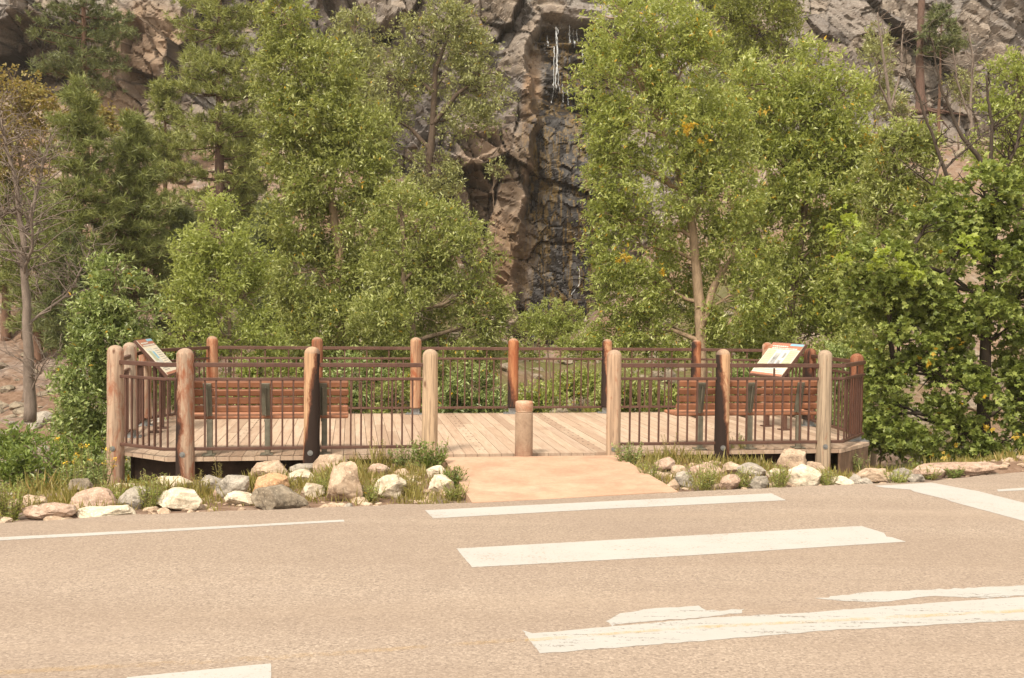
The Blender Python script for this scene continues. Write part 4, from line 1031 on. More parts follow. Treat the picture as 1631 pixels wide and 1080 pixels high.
tree('big cottonwood right of the falls with pale forked trunk', 22, [(985, 40, 60, 60), (1060, 50, 75, 60), (1000, 120, 85, 65), (1100, 110, 75, 70), (958, 195, 40, 52), (1040, 200, 110, 65), (1140, 210, 65, 65), (972, 280, 45, 58), (1050, 300, 110, 65), (1150, 310, 70, 70), (975, 360, 44, 48), (1010, 400, 80, 60), (1170, 390, 60, 60), (1008, 460, 66, 52), (1090, 430, 60, 50, 1.2), (1180, 480, 70, 60), (1060, 530, 110, 45, .8), (975, 530, 44, 36)],
     LWY, BKL, [[(1114, 620, 19), (1116, 540, 18), (1110, 450, 16), (1102, 350, 13), (1078, 270, 8), (1050, 190, 6)], [(1118, 520, 13), (1136, 460, 12), (1150, 435, 10), (1166, 415, 7), (1185, 370, 5)], [(1150, 435, 6), (1140, 405, 5), (1128, 385, 3)], [(1102, 350, 9), (1130, 290, 7), (1150, 230, 4)]],
     dens=46, m=16, base=(1114, 620), seed=5, holes=[(1106, 440, 20, 110), (1146, 455, 16, 45)], group=GT, L=.105, W=.038, yellow=(YL, [(1078, 218, 12, 40), (985, 412, 8, 28), (1108, 230, 7, 14), (1044, 434, 7, 14), (1120, 70, 6, 6)]), gap=.34)
tree('bushy cottonwood with upright pointed shoots, right of the pale trunked one', 24.5, [(1195, 150, 45, 70), (1290, 130, 50, 60), (1250, 190, 70, 60), (1345, 165, 40, 65), (1330, 230, 70, 60), (1230, 270, 70, 60), (1290, 310, 80, 60), (1370, 290, 45, 60), (1250, 370, 80, 60), (1330, 390, 70, 60), (1260, 460, 90, 60), (1340, 480, 80, 60), (1290, 540, 120, 50)],
     LWY, BK, [[(1255, 620, 12), (1258, 500, 12), (1272, 400, 12), (1282, 330, 10), (1300, 240, 6), (1305, 150, 3)]], dens=40, m=16, base=(1255, 620), seed=6, holes=[(1275, 380, 18, 60), (1262, 470, 16, 40)], group=GT, L=.13, W=.05, yellow=(YL, [(1378, 225, 15, 46), (1381, 262, 10, 22), (1205, 185, 8, 6)]), up=.75, tw=.75)
tree('fine leaved green tree rising behind the bushy cottonwood at top', 33, [(1215, 30, 60, 70), (1150, 40, 50, 60), (1240, 110, 45, 70), (1160, 130, 60, 60), (1250, -20, 40, 40)], LBK, BK, dens=34, m=16, L=.11, W=.045, base=(1200, 620), seed=7, group=GT, tw=.6)
tree('slim light green poplar left of the tall willowy tree', 19, [(335, 340, 32, 28), (350, 375, 52, 35), (320, 405, 45, 35), (385, 415, 42, 35), (345, 450, 75, 42), (310, 490, 50, 40), (390, 480, 48, 45), (340, 530, 85, 35), (410, 540, 50, 30)],
     LP, BK, [[(366, 620, 6), (368, 520, 6), (362, 440, 5), (345, 350, 3)]], dens=62, m=16, L=.085, W=.032, base=(366, 620), seed=8, group=GT, up=.9, tr=.06, droop=.1)
tree('dense dark leaved shrub tree behind the leftmost deck posts', 15.5, [(178, 430, 34, 26), (190, 465, 55, 36), (150, 500, 38, 36), (225, 500, 38, 40), (185, 540, 65, 40), (135, 590, 48, 45), (215, 590, 55, 45), (165, 640, 62, 46), (130, 680, 42, 38), (180, 695, 45, 36)],
     LS, BK, [[(180, 700, 7), (178, 600, 6), (180, 500, 4)]], dens=100, m=15, L=.085, W=.034, base=(178, 690), seed=9, group=GT, cat='shrub', name='shrub', tr=.05, tw=.38)
tree('small tree with drooping leaves between bushy cottonwood and maple', 21, [(1430, 235, 40, 40), (1465, 215, 28, 30), (1410, 280, 45, 38), (1455, 270, 40, 40), (1430, 330, 60, 45), (1480, 330, 40, 45), (1420, 400, 60, 50), (1480, 400, 50, 50)],
     LW, BK, [[(1395, 620, 8), (1393, 420, 7), (1398, 350, 6), (1425, 260, 3)]], dens=56, m=14, L=.12, W=.042, base=(1395, 620), seed=10, group=GT, tw=.6)
tree('yellow green tree at the upper right frame edge', 19.5, [(1620, 130, 45, 50), (1590, 190, 32, 40), (1640, 210, 60, 60), (1600, 260, 45, 45), (1660, 300, 60, 60), (1560, 235, 25, 25)], LP, BK, dens=48, m=14, L=.09, W=.04, base=(1640, 640), seed=11, group=GT, tw=.5)
tree('broad dark green maple with scattered yellow leaves at right', 14.8, [(1560, 310, 70, 50), (1620, 340, 60, 60), (1480, 350, 50, 35), (1530, 390, 75, 45), (1600, 430, 80, 60), (1420, 400, 60, 35), (1460, 450, 80, 40), (1390, 460, 50, 35), (1530, 490, 90, 50), (1610, 530, 80, 60), (1440, 530, 80, 40), (1400, 590, 40, 40), (1480, 600, 85, 45), (1570, 620, 90, 60), (1640, 640, 60, 60), (1420, 665, 50, 45), (1500, 690, 80, 45), (1590, 710, 90, 40), (1660, 480, 50, 80)],
     LM, BKD, [[(1572, 745, 20), (1568, 640, 19), (1573, 520, 16), (1582, 400, 12), (1590, 300, 8)], [(1570, 620, 8), (1500, 600, 6), (1430, 590, 3)], [(1575, 490, 8), (1520, 440, 6), (1440, 410, 3)]],
     dens=84, m=8, L=.07, W=.07, kind='maple', base=(1572, 745), seed=12, holes=[(1572, 560, 22, 60), (1420, 620, 60, 14)], group=GT, gap=.385, tw=.4, yellow=(YL, [(1452, 560, 14, 8), (1507, 547, 12, 4), (1492, 708, 18, 6), (1590, 672, 30, 12), (1540, 668, 16, 4), (1600, 720, 24, 6)]), up=.15)
# bright new shoots of the maple, part of it
mp_root = [o for o in bpy.data.objects if o.name.startswith('leafy_tree') and 'maple' in o.get('label', '')][0]
for (a, b, r_) in ((1353, 352, 13), (1330, 372, 12), (1400, 412, 14), (1440, 425, 16), (1455, 440, 12), (1545, 385, 10), (1338, 415, 14), (1545, 405, 14)):
    c = at(a, b, 14.1); n_ = 16; s = 14.1 / FPX * r_; Q = c + rng.normal(0, .55, (n_, 3)) * s
    V, F = twigs_leaves(Q, unit(rng.normal(0, .5, (n_, 3)) + [0, 0, .6]), np.full(n_, .1), 2, .075, .075, 'maple')
    link('new_shoot', npmesh('new_shoot', V - np.array(mp_root.location), F, LMB), mp_root)
tree('orange and yellow autumn maple at the upper left edge', 31, [(20, 140, 45, 40), (60, 175, 45, 40), (5, 200, 50, 50), (90, 220, 50, 50), (50, 270, 60, 50), (160, 180, 35, 25), (185, 215, 30, 35)], LO, BK, dens=26, m=12, L=.12, W=.075, base=(40, 620), seed=13, group=GT, tw=.6, gap=.4, shell=.25)
# willow thicket in the middle distance and behind the back railing
GS = 'shrubs filling the low ground behind the deck'
SH = [ # px, py, rx, ry, Y, mat, label
 (880, 500, 50, 32, 30, LP, 'airy light green bush at the foot of the wet gully'),
 (930, 540, 45, 28, 27, LP, 'pale feathery bush just left of the big cottonwood'),
 (835, 545, 30, 24, 26, LW, 'small bush beside the rounded willow above the bollard post'),
 (300, 600, 55, 45, 18.6, LS, 'bush seen through the railing above the left bench, left end'),
 (420, 595, 70, 45, 18.8, LWY, 'bush behind the back railing between first and second back posts'),
 (560, 600, 70, 50, 18.8, LS, 'bush behind the back railing right of the second back post'),
 (640, 625, 45, 40, 18.3, LW, 'low bush behind the third back post'),
 (745, 620, 60, 50, 18.4, LS, 'bush behind the back railing left of the bollard'),
 (860, 635, 45, 30, 19.4, LWY, 'low yellow green bush directly behind the bollard railing panel'),
 (1010, 620, 60, 45, 18.8, LW, 'bush behind the half black back post'),
 (1110, 625, 55, 40, 18.8, LWY, 'low bush with yellow flecks behind the sixth back post'),
 (1200, 610, 60, 50, 19.4, LS, 'bush behind the right information panel'),
 (1320, 590, 60, 60, 19.6, LS, 'bush filling the gap above the right end of the deck'),
 (1290, 660, 60, 40, 18.4, LS, 'low bush below the right side railing'),
 (1400, 650, 55, 60, 17.4, LM, 'leafy bush left under the maple'),
 (920, 605, 40, 22, 21.5, LWY, 'low bush at the grey dirt patch behind the railing'),
 (60, 730, 70, 42, 12.8, LA, 'bright green ash sapling bush at the lower left verge'),
 (120, 715, 45, 40, 13.3, LA, 'green sapling bush between the dead tree and leftmost posts'),
 (20, 700, 40, 30, 13.6, LA, 'green sapling bush at the left frame edge'),
 (150, 745, 45, 28, 12.6, LS, 'dark low bush at the foot of the leftmost post'),
 (470, 560, 60, 40, 24, LW, 'bush under the tall willowy tree behind the left bench'),
 (250, 555, 50, 40, 19, LW, 'bush between the dense shrub tree and the slim poplar'),
 (1370, 560, 50, 50, 20, LW, 'bush between bushy cottonwood and maple'),
 (1440, 215 + 260, 60, 50, 20, LW, 'shaded bush behind the maple crown'),
]
for i, (a, b, rx_, ry_, Yd, mt, lab) in enumerate(SH):
    k_ = mt is LA
    lob = [(a, b, rx_ * .75, ry_ * .75), (a - rx_ * .55, b + ry_ * .25, rx_ * .55, ry_ * .6), (a + rx_ * .55, b + ry_ * .25, rx_ * .55, ry_ * .6), (a + rng.uniform(-20, 20), b + ry_ * .7, rx_ * .9, ry_ * .5)]
    tree(lab, Yd, lob, mt, BK, dens=80 if Yd < 22 else 40, m=13, L=.10 if not k_ else .085, W=.034 if not k_ else .032, kind='maple' if mt is LM else 'leaf', base=(a, b + ry_), seed=50 + i, group=GS, cat='shrub', name='shrub', tr=.03, tw=.4, gap=.34, up=.7, shell=.2)

# ------------------------------------------------------------------ pines
def pine(label, px, ytop, Y, halfw, crown_lo, leafm, barkm=BKP, lean=0, n_wh=26, seed=0, sparse=1.0, trunk_w=.16, shape=.75, name='pine_tree', tuft=.24, layered=0.0, pw=None):
    r_ = np.random.default_rng(seed); topp = at(px, ytop, Y); lo = at(px, crown_lo, Y)
    gz_ = float(T(topp[0], Y)); O = np.array([topp[0] - lean, Y, gz_]); root = empty(name, tuple(O)); tag(root, label, 'pine tree', 'pines on the slope below the cliff')
    Ht = topp[2]; mb = MB(); n = 14; tz = np.linspace(gz_ - .3, Ht, n); tx = O[0] + lean * ((tz - gz_) / (Ht - gz_)); TP = np.stack([tx, np.full(n, Y) + r_.normal(0, .02, n), tz], -1)
    mb.tube(TP - O, trunk_w * (1 - .85 * ((tz - tz[0]) / (tz[-1] - tz[0]))), 8); mb.build('trunk', barkm, root, smooth=True)
    hw = halfw * Y / FPX; P = []; Dd = []; mb = MB()
    for w in range(n_wh):
        f = (w + r_.uniform(-.4, .4)) / n_wh; z = Ht - .15 - f * (Ht - lo[2]); rad = hw * (min(1, (f * 1.25 + .08))**shape) * (1 - .35 * max(0, f - .7) / .3)
        nb = r_.integers(4, 8)
        for b in range(int(nb)):
            if r_.random() > sparse: continue
            a = r_.uniform(0, 6.28); l = rad * r_.uniform(.55, 1.15); x0 = np.interp(z, tz, tx)
            s_ = np.array([x0, Y, z]); e_ = s_ + np.array([math.cos(a) * l, math.sin(a) * l, l * r_.uniform(-.15, .28)])
            q = wig(s_, e_, 6, .07, -.03); mb.tube(q - O, np.linspace(.014 + .012 * l, .006, 6), 4, cap=False)
            nt = int(4 + l * 7)
            for _ in range(nt):
                t_ = r_.uniform(.3, 1.02)**.8; c = s_ + (e_ - s_) * t_ + np.array([*(r_.normal(0, .10 + .13 * l, 2)), abs(r_.normal(0, .10)) - .03]); P.append(c); Dd.append((e_ - s_) / (l + 1e-6) * .6 + np.array([0, 0, .7]) + r_.normal(0, .35, 3))
    mb.build('branches', barkm, root, smooth=True)
    P = np.array(P); Dd = unit(np.array(Dd)); m = 26; n = len(P)
    A = unit(Dd[:, None] * .55 + r_.normal(0, .6, (n, m, 3))); PP = P[:, None] + Dd[:, None] * r_.uniform(-.5, .5, (n, m, 1)) * tuft * .9 + np.zeros((n, m, 3))
    s = r_.uniform(.7, 1.2, n * m)
    V, F = inst(NTm, NF, PP.reshape(-1, 3), A.reshape(-1, 3), r_.normal(0, 1, (n * m, 3)), tuft * s, (pw or .026) * s * Y / 30)
    link('crown', npmesh('crown', V - O, F, leafm), root)
    return root
PN = M_leaf('pine_needles', (0.075, 0.096, 0.025), (0.203, 0.232, 0.063), (0.330, 0.352, 0.119), .22, .5)
PN2 = M_leaf('yellow_pine_needles', (0.094, 0.116, 0.028), (0.239, 0.264, 0.067), (0.377, 0.388, 0.126), .22, .5)
PND = M_leaf('dark_pine_needles', (0.053, 0.068, 0.025), (0.140, 0.165, 0.056), (0.224, 0.247, 0.091), .22, .5)
pine('young pine with tufted tip in front of the yellow maple', 128, 130, 27, 78, 520, PN, seed=1, n_wh=30, lean=.1)
pine('pine between the young tufted pine and the slim poplar', 213, 185, 28.5, 70, 500, PN, seed=2, n_wh=30)
pine('tall dark pine rising out of frame against the dark brown cliff', 133, -60, 42, 72, 150, PND, seed=3, n_wh=16, trunk_w=.26, shape=.2, sparse=.8)
pine('large ponderosa pine behind the slim poplar, top out of frame', 350, -90, 33, 88, 430, PN2, BKR, seed=4, n_wh=34, trunk_w=.24, shape=.3, sparse=.88)
pine('thin spindly pine left of the ponderosa', 263, 130, 38, 32, 290, PN2, seed=5, n_wh=16, trunk_w=.12, shape=.4, sparse=.7)
pine('dark pine left of the tall willowy tree', 432, 330, 28, 62, 560, PND, seed=6, n_wh=24, shape=.5)
pine('pine behind the dense shrub tree, lower left', 60, 300, 29.5, 62, 520, PN, seed=8, n_wh=20, sparse=.75)
pine('pine at the left frame edge behind the dead tree', 8, 250, 31, 48, 470, PN2, seed=15, n_wh=18, sparse=.8)
pine('low pine between dead tree and dense shrub tree', 112, 370, 26, 42, 560, PND, seed=16, n_wh=18, sparse=.85)
pine('dark pine behind the slim poplar', 290, 330, 30, 52, 540, PND, seed=9, n_wh=20)
pine('pine filling the gap at left of the tall willowy tree top', 395, 190, 36, 50, 480, PND, seed=10, n_wh=22)
pine('small pine on the cliff ledge at right of the bare pine trunk', 1500, 10, 47, 40, 90, PND, seed=12, n_wh=9, trunk_w=.1, sparse=.7)
# reddish trunk with exposed roots, upper right
def bare(label, paths, Y, mat, twigs=0, cat='dead tree', name='dead_tree', tl=.6, base=None, extra_d=.05, lvl=2, group=None, tips=None):
    b = base or paths[0][0]; c = at(b[0], b[1], Y); root = empty(name, tuple(c)); tag(root, label, cat, group); O = c
    mb = MB(); mb2 = MB(); pool = []
    for i, path in enumerate(paths):
        pts = np.array([(*at(a, b_, Y), w / 2 * Y / FPX) for a, b_, w in path]); k = len(pts); tt = np.linspace(0, k - 1, k * 6)
        Q = np.stack([np.interp(tt, range(k), pts[:, j]) for j in range(4)], -1)
        Q[:, 0] += np.cumsum(rng.normal(0, .010, len(Q))); ddy = np.linspace(0, 1, len(Q)) * rng.normal(0, .5) * (i > 0); Q[:, 1] += ddy
        (mb if i == 0 else mb2).tube(Q[:, :3] - O, Q[:, 3], 8 if i == 0 else 6)
        pool += [(q[:3], q[3]) for q in Q[len(Q) // (3 if i == 0 else 5):]]
    for _ in range(twigs):
        p, r_ = pool[rng.integers(0, len(pool))]
        d = rdir(1)[0]; d[2] = abs(d[2]) * .7 + .15; l = tl * rng.uniform(.4, 1.4); q = wig(p, p + d * l, 6, .16, .03); mb2.tube(q - O, np.linspace(min(r_ * .6, .016), .005, 6), 4, cap=False)
        for _ in range(lvl):
            d2 = unit(d + rng.normal(0, .6, 3)); s_ = q[rng.integers(2, 5)]; w_ = wig(s_, s_ + d2 * l * .5, 5, .16); mb2.tube(w_ - O, np.linspace(.007, .004, 5), 3, cap=False)
    mb.build('trunk', mat, root, smooth=True)
    if mb2.n: mb2.build('branches', mat, root, smooth=True)
    return root
bt = bare('tall reddish pine trunk with exposed roots at upper right', [[(1467, 182, 22), (1465, 150, 15), (1463, 90, 12), (1467, 0, 11), (1470, -160, 9)]] + [[(1467, 172, 5), (1467 + dx * .5, 182 - abs(dx) * .05, 4), (1467 + dx, 195 + dz, 1.5)] for dx, dz in ((-70, -5), (-45, 8), (-25, 14), (15, 12), (30, 8), (45, 12), (62, -8), (-55, -22), (25, -8), (40, -18))], 48, BKR, 10, 'pine tree', 'pine_tree', 1.4)
bare('leafless grey dead tree at the far left with fine twigs', [[(48, 672, 21), (42, 560, 16), (36, 450, 12), (34, 380, 10), (22, 300, 7), (2, 230, 5), (-10, 180, 3)], [(34, 390, 7), (48, 330, 6), (55, 260, 4), (60, 215, 2)], [(36, 440, 5), (62, 400, 5), (78, 330, 3)], [(40, 520, 5), (90, 470, 4), (110, 400, 2)], [(46, 630, 4), (72, 590, 2.5), (90, 570, 1.5)], [(28, 330, 6), (5, 350, 4), (-20, 330, 3)]], 18.5, DEAD, 190, tl=.75)
bare('dark leafless branching tree behind the maple top', [[(1592, 285, 13), (1570, 265, 9), (1530, 215, 6), (1500, 140, 4), (1488, 60, 2)], [(1592, 285, 10), (1612, 240, 6), (1628, 190, 4), (1640, 120, 3)], [(1575, 268, 6), (1580, 200, 5), (1570, 120, 3)], [(1592, 300, 12), (1590, 350, 13)]], 16.5, BKD, 34, tl=.5)
bare('dark crooked bare branch leaning left above the maple', [[(1568, 380, 10), (1530, 330, 8), (1500, 260, 6), (1470, 180, 4), (1440, 110, 2.5)], [(1505, 270, 4), (1540, 240, 3), (1575, 215, 2)], [(1500, 255, 3), (1480, 300, 3), (1420, 262, 1.5)]], 15.6, BKD, 22, tl=.45)
bare('grey dead shrub near the cliff at upper right', [[(1420, 190, 6), (1412, 120, 5), (1403, 60, 3), (1398, 20, 2)], [(1418, 170, 4), (1440, 110, 3), (1450, 40, 2)], [(1420, 180, 4), (1395, 140, 3), (1380, 100, 2)]], 40, DEAD, 34, tl=1.1)
bare('pale bare shrub in front of the dirt slope at right', [[(1548, 230, 5), (1545, 160, 4), (1550, 90, 3), (1542, 30, 2)], [(1548, 200, 3), (1520, 130, 2.5), (1512, 80, 2)], [(1550, 190, 3), (1580, 130, 2.5), (1590, 90, 2)]], 36, DEAD, 40, tl=1.0)
bare('pale bare twigs at the left talus slope behind the dead tree', [[(95, 560, 5), (100, 480, 4), (108, 430, 2)], [(98, 540, 3), (70, 470, 2), (55, 430, 1.5)]], 26, DEAD, 46, tl=1.0, cat='dead shrub', name='dead_shrub')
# dark ledge shrubs on the upper right slope
for i, (a, b, rx_, ry_, Yd, lab) in enumerate([(1395, 110, 28, 55, 46, 'dark bush left of the reddish pine trunk'), (1400, 60, 22, 30, 47, 'small dark bush near the cliff above the right slope'), (1530, 130, 22, 22, 46, 'tiny dark bush right of the exposed roots'), (1425, 165, 22, 22, 45, 'low bush at foot of the cliff near the exposed roots'), (300, 215, 26, 22, 44, 'small bush on the cliff ledge left of the ponderosa'), (790, 265, 14, 12, 49, 'tiny bush growing from the cliff beside the falls')]):
    tree(lab, Yd, [(a, b, rx_, ry_), (a + 8, b + ry_ * .7, rx_ * .8, ry_ * .6)], LD, BK, dens=14, m=12, L=.16, W=.07, base=(a, b + ry_), seed=90 + i, group='bushes on the cliff slope', cat='shrub', name='shrub', tr=.04, tw=.6)

# talus rocks on the slopes (uncountable)
pts = []
for _ in range(2600):
    x = rng.uniform(-24, 26); y = rng.uniform(19, 52)
    if x > -5 and y < 24 and x < 5.5: continue
    pts.append((x, y, float(T(x, y))))
scatter_stones('talus', pts, .06, .5, RC['dark'], 'broken grey rocks strewn over the slope')
pts = [(x, y, float(T(x, y))) for x, y in zip(rng.uniform(-12, -5.6, 420), rng.uniform(15, 25, 420))]
scatter_stones('creek_rocks', pts, .05, .38, RC['grey'], 'grey rocks on the bank below the dead tree')
# brush litter (dry twigs) on the left slope
mb = MB()
for _ in range(900):
    x = rng.uniform(-20, -6); y = rng.uniform(19, 40); z = float(T(x, y)); d = rdir(1)[0]; d[2] = abs(d[2]) * .5; l = rng.uniform(.3, 1.1)
    mb.tube(wig((x, y, z), np.array([x, y, z]) + d * l, 4, .15), .012, 3, cap=False)
o = mb.build('dry_brush', DEAD); tag(o, 'dry grey twigs littering the left slope', 'brush', kind='stuff')

# ------------------------------------------------------------------ grass and weeds
GR = M_leaf('grass_blade', (.16, .15, .03), (.31, .28, .075), (.46, .39, .17), .4, .5, .12, (.45, .33, .13)); GR2 = M_leaf('lush_grass', (.17, .20, .035), (.35, .36, .075), (.48, .48, .14), .45, .5)
BT = np.array([[0, .5, 0], [0, -.5, 0], [.55, -.32, .0], [1, 0, -.12], [.55, .32, 0]]); BF = np.array([[0, 1, 2, 3, 4]])
def blades(P, Hh, W, mat, name, label, lean=.35, kind='stuff'):
    n = len(P); A = rng.normal(0, lean, (n, 3)); A[:, 2] = 1; N = rng.normal(0, 1, (n, 3)); N[:, 2] *= .2
    V, F = inst(BT, BF, P, A, N, Hh * rng.uniform(.5, 1.25, n), W * rng.uniform(.7, 1.3, n)); o = link(name, npmesh(name, V, F, mat)); return tag(o, label, 'grass', kind=kind)
def onramp(x, y):
    xl = np.interp(y, [D_[1], A_[1]], [D_[0], A_[0]]); xr = np.interp(y, [C_[1], B_[1]], [C_[0], B_[0]]); return (xl - .02 < x < xr + .02)
P = []; Hh = []
while len(P) < 15000:
    x = rng.uniform(-8.5, 7.5); e = rng.uniform(.05, 3.6) if x < -5 else rng.uniform(.05, 2.9); y = float(edge(x)) + e
    if onramp(x, y) or (y > fline(x) - .02 and -4.6 < x < 4.8) or (x > 4.9 and e > 1.4): continue
    g = float(fbm(x * 1.7, y * 1.7, 15, 3)); thr = .50 - .10 * (x < -3.6) - .10 * (e > 1.2) - .06 * (-1.9 < x < -.3) + .05 * (e < .35)
    if g < thr + .06 * rng.random(): continue
    P.append((x, y, float(T(x, y)) - .01)); Hh.append(.045 + .20 * max(0, g - thr) * 2.2 + .05 * (x < -4.6))
blades(np.array(P), np.array(Hh), .008, GR, 'grass', 'green and straw coloured grass between the verge rocks')
P = []; Hh = []
while len(P) < 26000:
    x = rng.uniform(-6.5, 7.5); y = bline(x) + rng.uniform(.45, 7.5)
    g = float(fbm(x * .8, y * .8, 18, 3))
    if g < .40: continue
    P.append((x, y, float(T(x, y)) - .02)); Hh.append(.25 + 1.0 * (g - .4))
blades(np.array(P), np.array(Hh), .022, GR2, 'tall_grass', 'lush yellow green grass behind the back railing', .3)
# leafy weeds: stems with narrow leaves, each a plant of its own
FL = {'y': M_simple('yellow_petal', (.80, .52, .04), .6), 'w': M_simple('white_petal', (.78, .76, .62), .6)}
def weed(px, py, h, w, mat, label, ns=14, L=.05, W=.012, flower=None, nf=6, kind='leaf', cat='weed', name='weed', Yd=None):
    g = hit(px, py) if Yd is None else np.array([at(px, py, Yd)[0], Yd, float(T(at(px, py, Yd)[0], Yd))])
    s = g[1] / FPX; root = empty(name, tuple(g)); tag(root, label, cat, 'weeds growing among the verge rocks'); mb = MB(); Vs = []; Fs = []; k = 0; tips = []
    for _ in range(ns):
        a = rng.uniform(0, 6.28); rr = rng.random()**.5 * w * s * .5; b = np.array([math.cos(a) * rr * .5, math.sin(a) * rr * .35, 0]); hh = h * s * rng.uniform(.5, 1.1)
        e_ = b + np.array([math.cos(a) * rr * .7, math.sin(a) * rr * .5, hh]); q = wig(b, e_, 6, .06); mb.tube(q, np.linspace(.004, .002, 6), 4, cap=False); tips.append(e_)
        m = int(10 + hh * 40); t_ = rng.random(m)**.8; Q = b + (e_ - b) * t_[:, None]; A = rng.normal(0, 1, (m, 3)); A[:, 2] = .35 + rng.random(m) * .5; N = rng.normal(0, .4, (m, 3)); N[:, 2] += 1
        TV, TF = (MT, MF) if kind == 'maple' else (LT, LF); sc = rng.uniform(.6, 1.3, m) * (1.15 - .6 * t_)
        V, F = inst(TV, TF, Q, A, N, L * sc, W * sc); Vs.append(V); Fs.append(F + k); k += len(V)
    mb.build('stems', M_stem, root); link('leaves', npmesh('leaves', np.concatenate(Vs), np.concatenate(Fs), mat), root)
    if flower:
        for j in range(min(nf, len(tips))):
            c = tips[j] + [0, 0, .01]; n = 14; A = rng.normal(0, 1, (n, 3)); A[:, 2] = abs(A[:, 2]) * .5
            V, F = inst(LT, LF, c + rng.normal(0, .012, (n, 3)), A, np.tile([0, 0, 1.0], (n, 1)) + rng.normal(0, .2, (n, 3)), np.full(n, .024), np.full(n, .014)); link('flower', npmesh('flower', V, F, FL[flower]), root)
    return root
M_stem = M_simple('weed_stem', (.20, .17, .07), .8)
WD = [(684, 752, 52, 60, LA, 'leafy green weed hugging the base of the pale left ramp post', 40, .06, .028, None),
 (645, 748, 44, 50, LS, 'green weed clump left of the pale ramp post weed', 26, .06, .02, None),
 (722, 778, 34, 42, LA, 'green weed along the left ramp edge', 26, .05, .02, None),
 (528, 735, 60, 24, GR, 'tall thin weed stalk beside the tilted boulder', 5, .05, .012, None),
 (610, 745, 48, 40, GR, 'seedy weed stalks behind the orange pink rock', 10, .045, .012, None),
 (400, 745, 46, 44, LS, 'green weed under the left bench at the deck edge', 14, .05, .016, None),
 (318, 792, 40, 40, GR, 'straw coloured weed between the cream boulders', 14, .05, .01, None),
 (348, 770, 52, 20, GR, 'brown seed stalk leaning by the corner post', 4, .05, .01, None),
 (242, 812, 58, 52, LWY, 'bushy yellow green weed at the asphalt by cream slab', 34, .05, .012, None),
 (160, 775, 62, 40, LS, 'weed with small yellow flowers below leftmost post', 16, .05, .014, 'y'),
 (118, 782, 80, 46, LWY, 'taller flowering weed left of the leftmost post', 16, .05, .014, 'y'),
 (100, 770, 86, 50, LWY, 'tall weed topped with white flower heads', 9, .05, .012, 'w'),
 (205, 770, 52, 60, LS, 'rust tinged leafy plant under the deck corner', 26, .055, .022, 'y'),
 (185, 800, 40, 60, LWY, 'pale feathery weed behind the pink rock', 22, .05, .01, None),
 (16, 828, 62, 46, LWY, 'yellow green weed clump at the left frame edge', 34, .055, .013, None),
 (60, 826, 40, 50, GR, 'grassy weed in front of the brownish pink rock', 24, .05, .011, None),
 (30, 790, 44, 50, LWY, 'weed clump behind the leftmost tan rock', 24, .055, .013, None),
 (512, 790, 42, 34, LWY, 'small weed left of the tilted boulder foot', 22, .045, .011, None),
 (590, 800, 36, 46, LWY, 'grassy weed right of the tilted boulder', 26, .045, .010, None),
 (655, 792, 42, 54, GR, 'dry grassy weed in front of the sunken rock', 26, .05, .010, None),
 (725, 798, 30, 44, LWY, 'low weed at the front left corner of the ramp', 26, .045, .013, None),
 (1000, 745, 40, 46, LS, 'leafy weed at the base of the right ramp post', 26, .055, .022, None),
 (1035, 765, 36, 40, LWY, 'weed tuft at right ramp edge', 20, .045, .013, None),
 (1066, 735, 44, 34, GR, 'thin weed behind the pinkish rock right of ramp', 8, .045, .011, None),
 (1120, 782, 46, 56, LWY, 'bushy weed in front of the rounded pinkish rock', 34, .05, .011, None),
 (1180, 778, 34, 36, LWY, 'weed between the pink tan and squarish rocks', 24, .045, .011, None),
 (1180, 740, 50, 40, LWY, 'spreading weed under the right bench', 14, .05, .014, None),
 (1240, 780, 42, 44, LWY, 'bushy weed left of the big smooth boulder', 30, .05, .011, None),
 (1216, 745, 34, 24, GR, 'small weed stalk below the angular tan block', 6, .045, .011, None),
 (1318, 775, 30, 36, LWY, 'weed right of the big smooth boulder', 22, .045, .011, None),
 (1366, 752, 36, 34, LS, 'green weed in front of the reddish slab', 20, .05, .016, None),
 (1385, 746, 40, 26, LA, 'upright green weed on the reddish slab', 18, .05, .02, None),
 (1428, 773, 24, 44, LWY, 'low weed under the pale rounded rock', 26, .045, .012, None),
 (1480, 764, 20, 36, LWY, 'low weed between the far right slabs', 22, .045, .012, None),
 (1520, 763, 20, 30, LA, 'tiny green weed in front of the widest ledge', 20, .045, .016, None)]
for a, b, h_, w_, mt, lab, ns, L_, W_, fl in WD: weed(a, b, h_, w_, mt, lab, ns, L_, W_, fl)

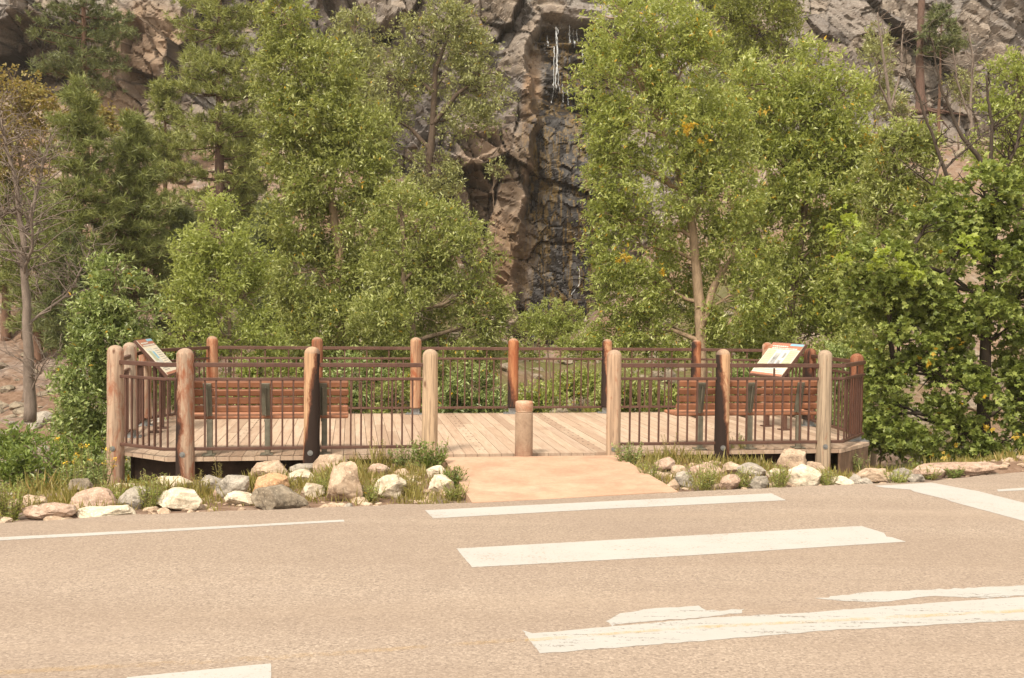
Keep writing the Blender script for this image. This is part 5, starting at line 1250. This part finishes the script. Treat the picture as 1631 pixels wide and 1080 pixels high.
# ------------------------------------------------------------------ light, camera, view
w = bpy.data.worlds.new('World'); scn.world = w; w.use_nodes = True; nt = w.node_tree; bg = nt.nodes['Background']
sky = nt.nodes.new('ShaderNodeTexSky'); sky.sky_type = 'NISHITA'; sky.sun_disc = False
EL, AZ = 52, 205      # elevation; azimuth clockwise from +Y (behind the camera, slightly left)
sky.sun_elevation = R(EL); sky.sun_rotation = R(AZ); sky.air_density = 1.0; sky.dust_density = 4.0; sky.ozone_density = .6
mxw = nt.nodes.new('ShaderNodeMix'); mxw.data_type = 'RGBA'; mxw.inputs[0].default_value = .75; mxw.inputs[7].default_value = (5.4, 4.85, 3.95, 1)   # thin warm cloud over the sky
nt.links.new(sky.outputs[0], mxw.inputs[6]); nt.links.new(mxw.outputs[2], bg.inputs[0]); bg.inputs[1].default_value = .145
sd = bpy.data.lights.new('sun', 'SUN'); sd.energy = 2.2; sd.angle = R(10); sd.color = (1, .895, .75)
so = bpy.data.objects.new('sun', sd); col.objects.link(so)
sv = Vector((math.sin(R(AZ)) * math.cos(R(EL)), math.cos(R(AZ)) * math.cos(R(EL)), math.sin(R(EL))))
so.rotation_euler = sv.to_track_quat('Z', 'Y').to_euler(); so.location = (0, -20, 40)
cd = bpy.data.cameras.new('camera'); co = bpy.data.objects.new('camera', cd); col.objects.link(co); scn.camera = co
cd.sensor_width = 36; cd.lens = FPX / 1631 * 36; cd.clip_end = 3000; cd.clip_start = .05
from mathutils import Matrix
co.matrix_world = Matrix(((rgt[0], upv[0], -fwd[0], CAM[0]), (rgt[1], upv[1], -fwd[1], CAM[1]), (rgt[2], upv[2], -fwd[2], CAM[2]), (0, 0, 0, 1)))
scn.view_settings.view_transform = 'Standard'; scn.view_settings.look = 'None'; scn.view_settings.exposure = 1.1; scn.view_settings.gamma = 1
c = scn.cycles; c.max_bounces = 6; c.diffuse_bounces = 3; c.glossy_bounces = 2; c.transmission_bounces = 4; c.transparent_max_bounces = 8; c.use_denoising = True

# thin air haze round the whole place
t = NT('haze_air'); pv = t.n('VolumePrincipled'); pv.inputs['Color'].default_value = (.93, .91, .87, 1); pv.inputs['Density'].default_value = .0004; pv.inputs['Anisotropy'].default_value = .2
t.t.links.new(pv.outputs[0], t.out.inputs['Volume'])
mb = MB(); mb.box((15, 290, 17), (1300, 1250, 44)); hz = mb.build('haze', t.m); tag(hz, 'faint pale haze in the air of the canyon', 'haze', kind='stuff')
c.volume_bounces = 1
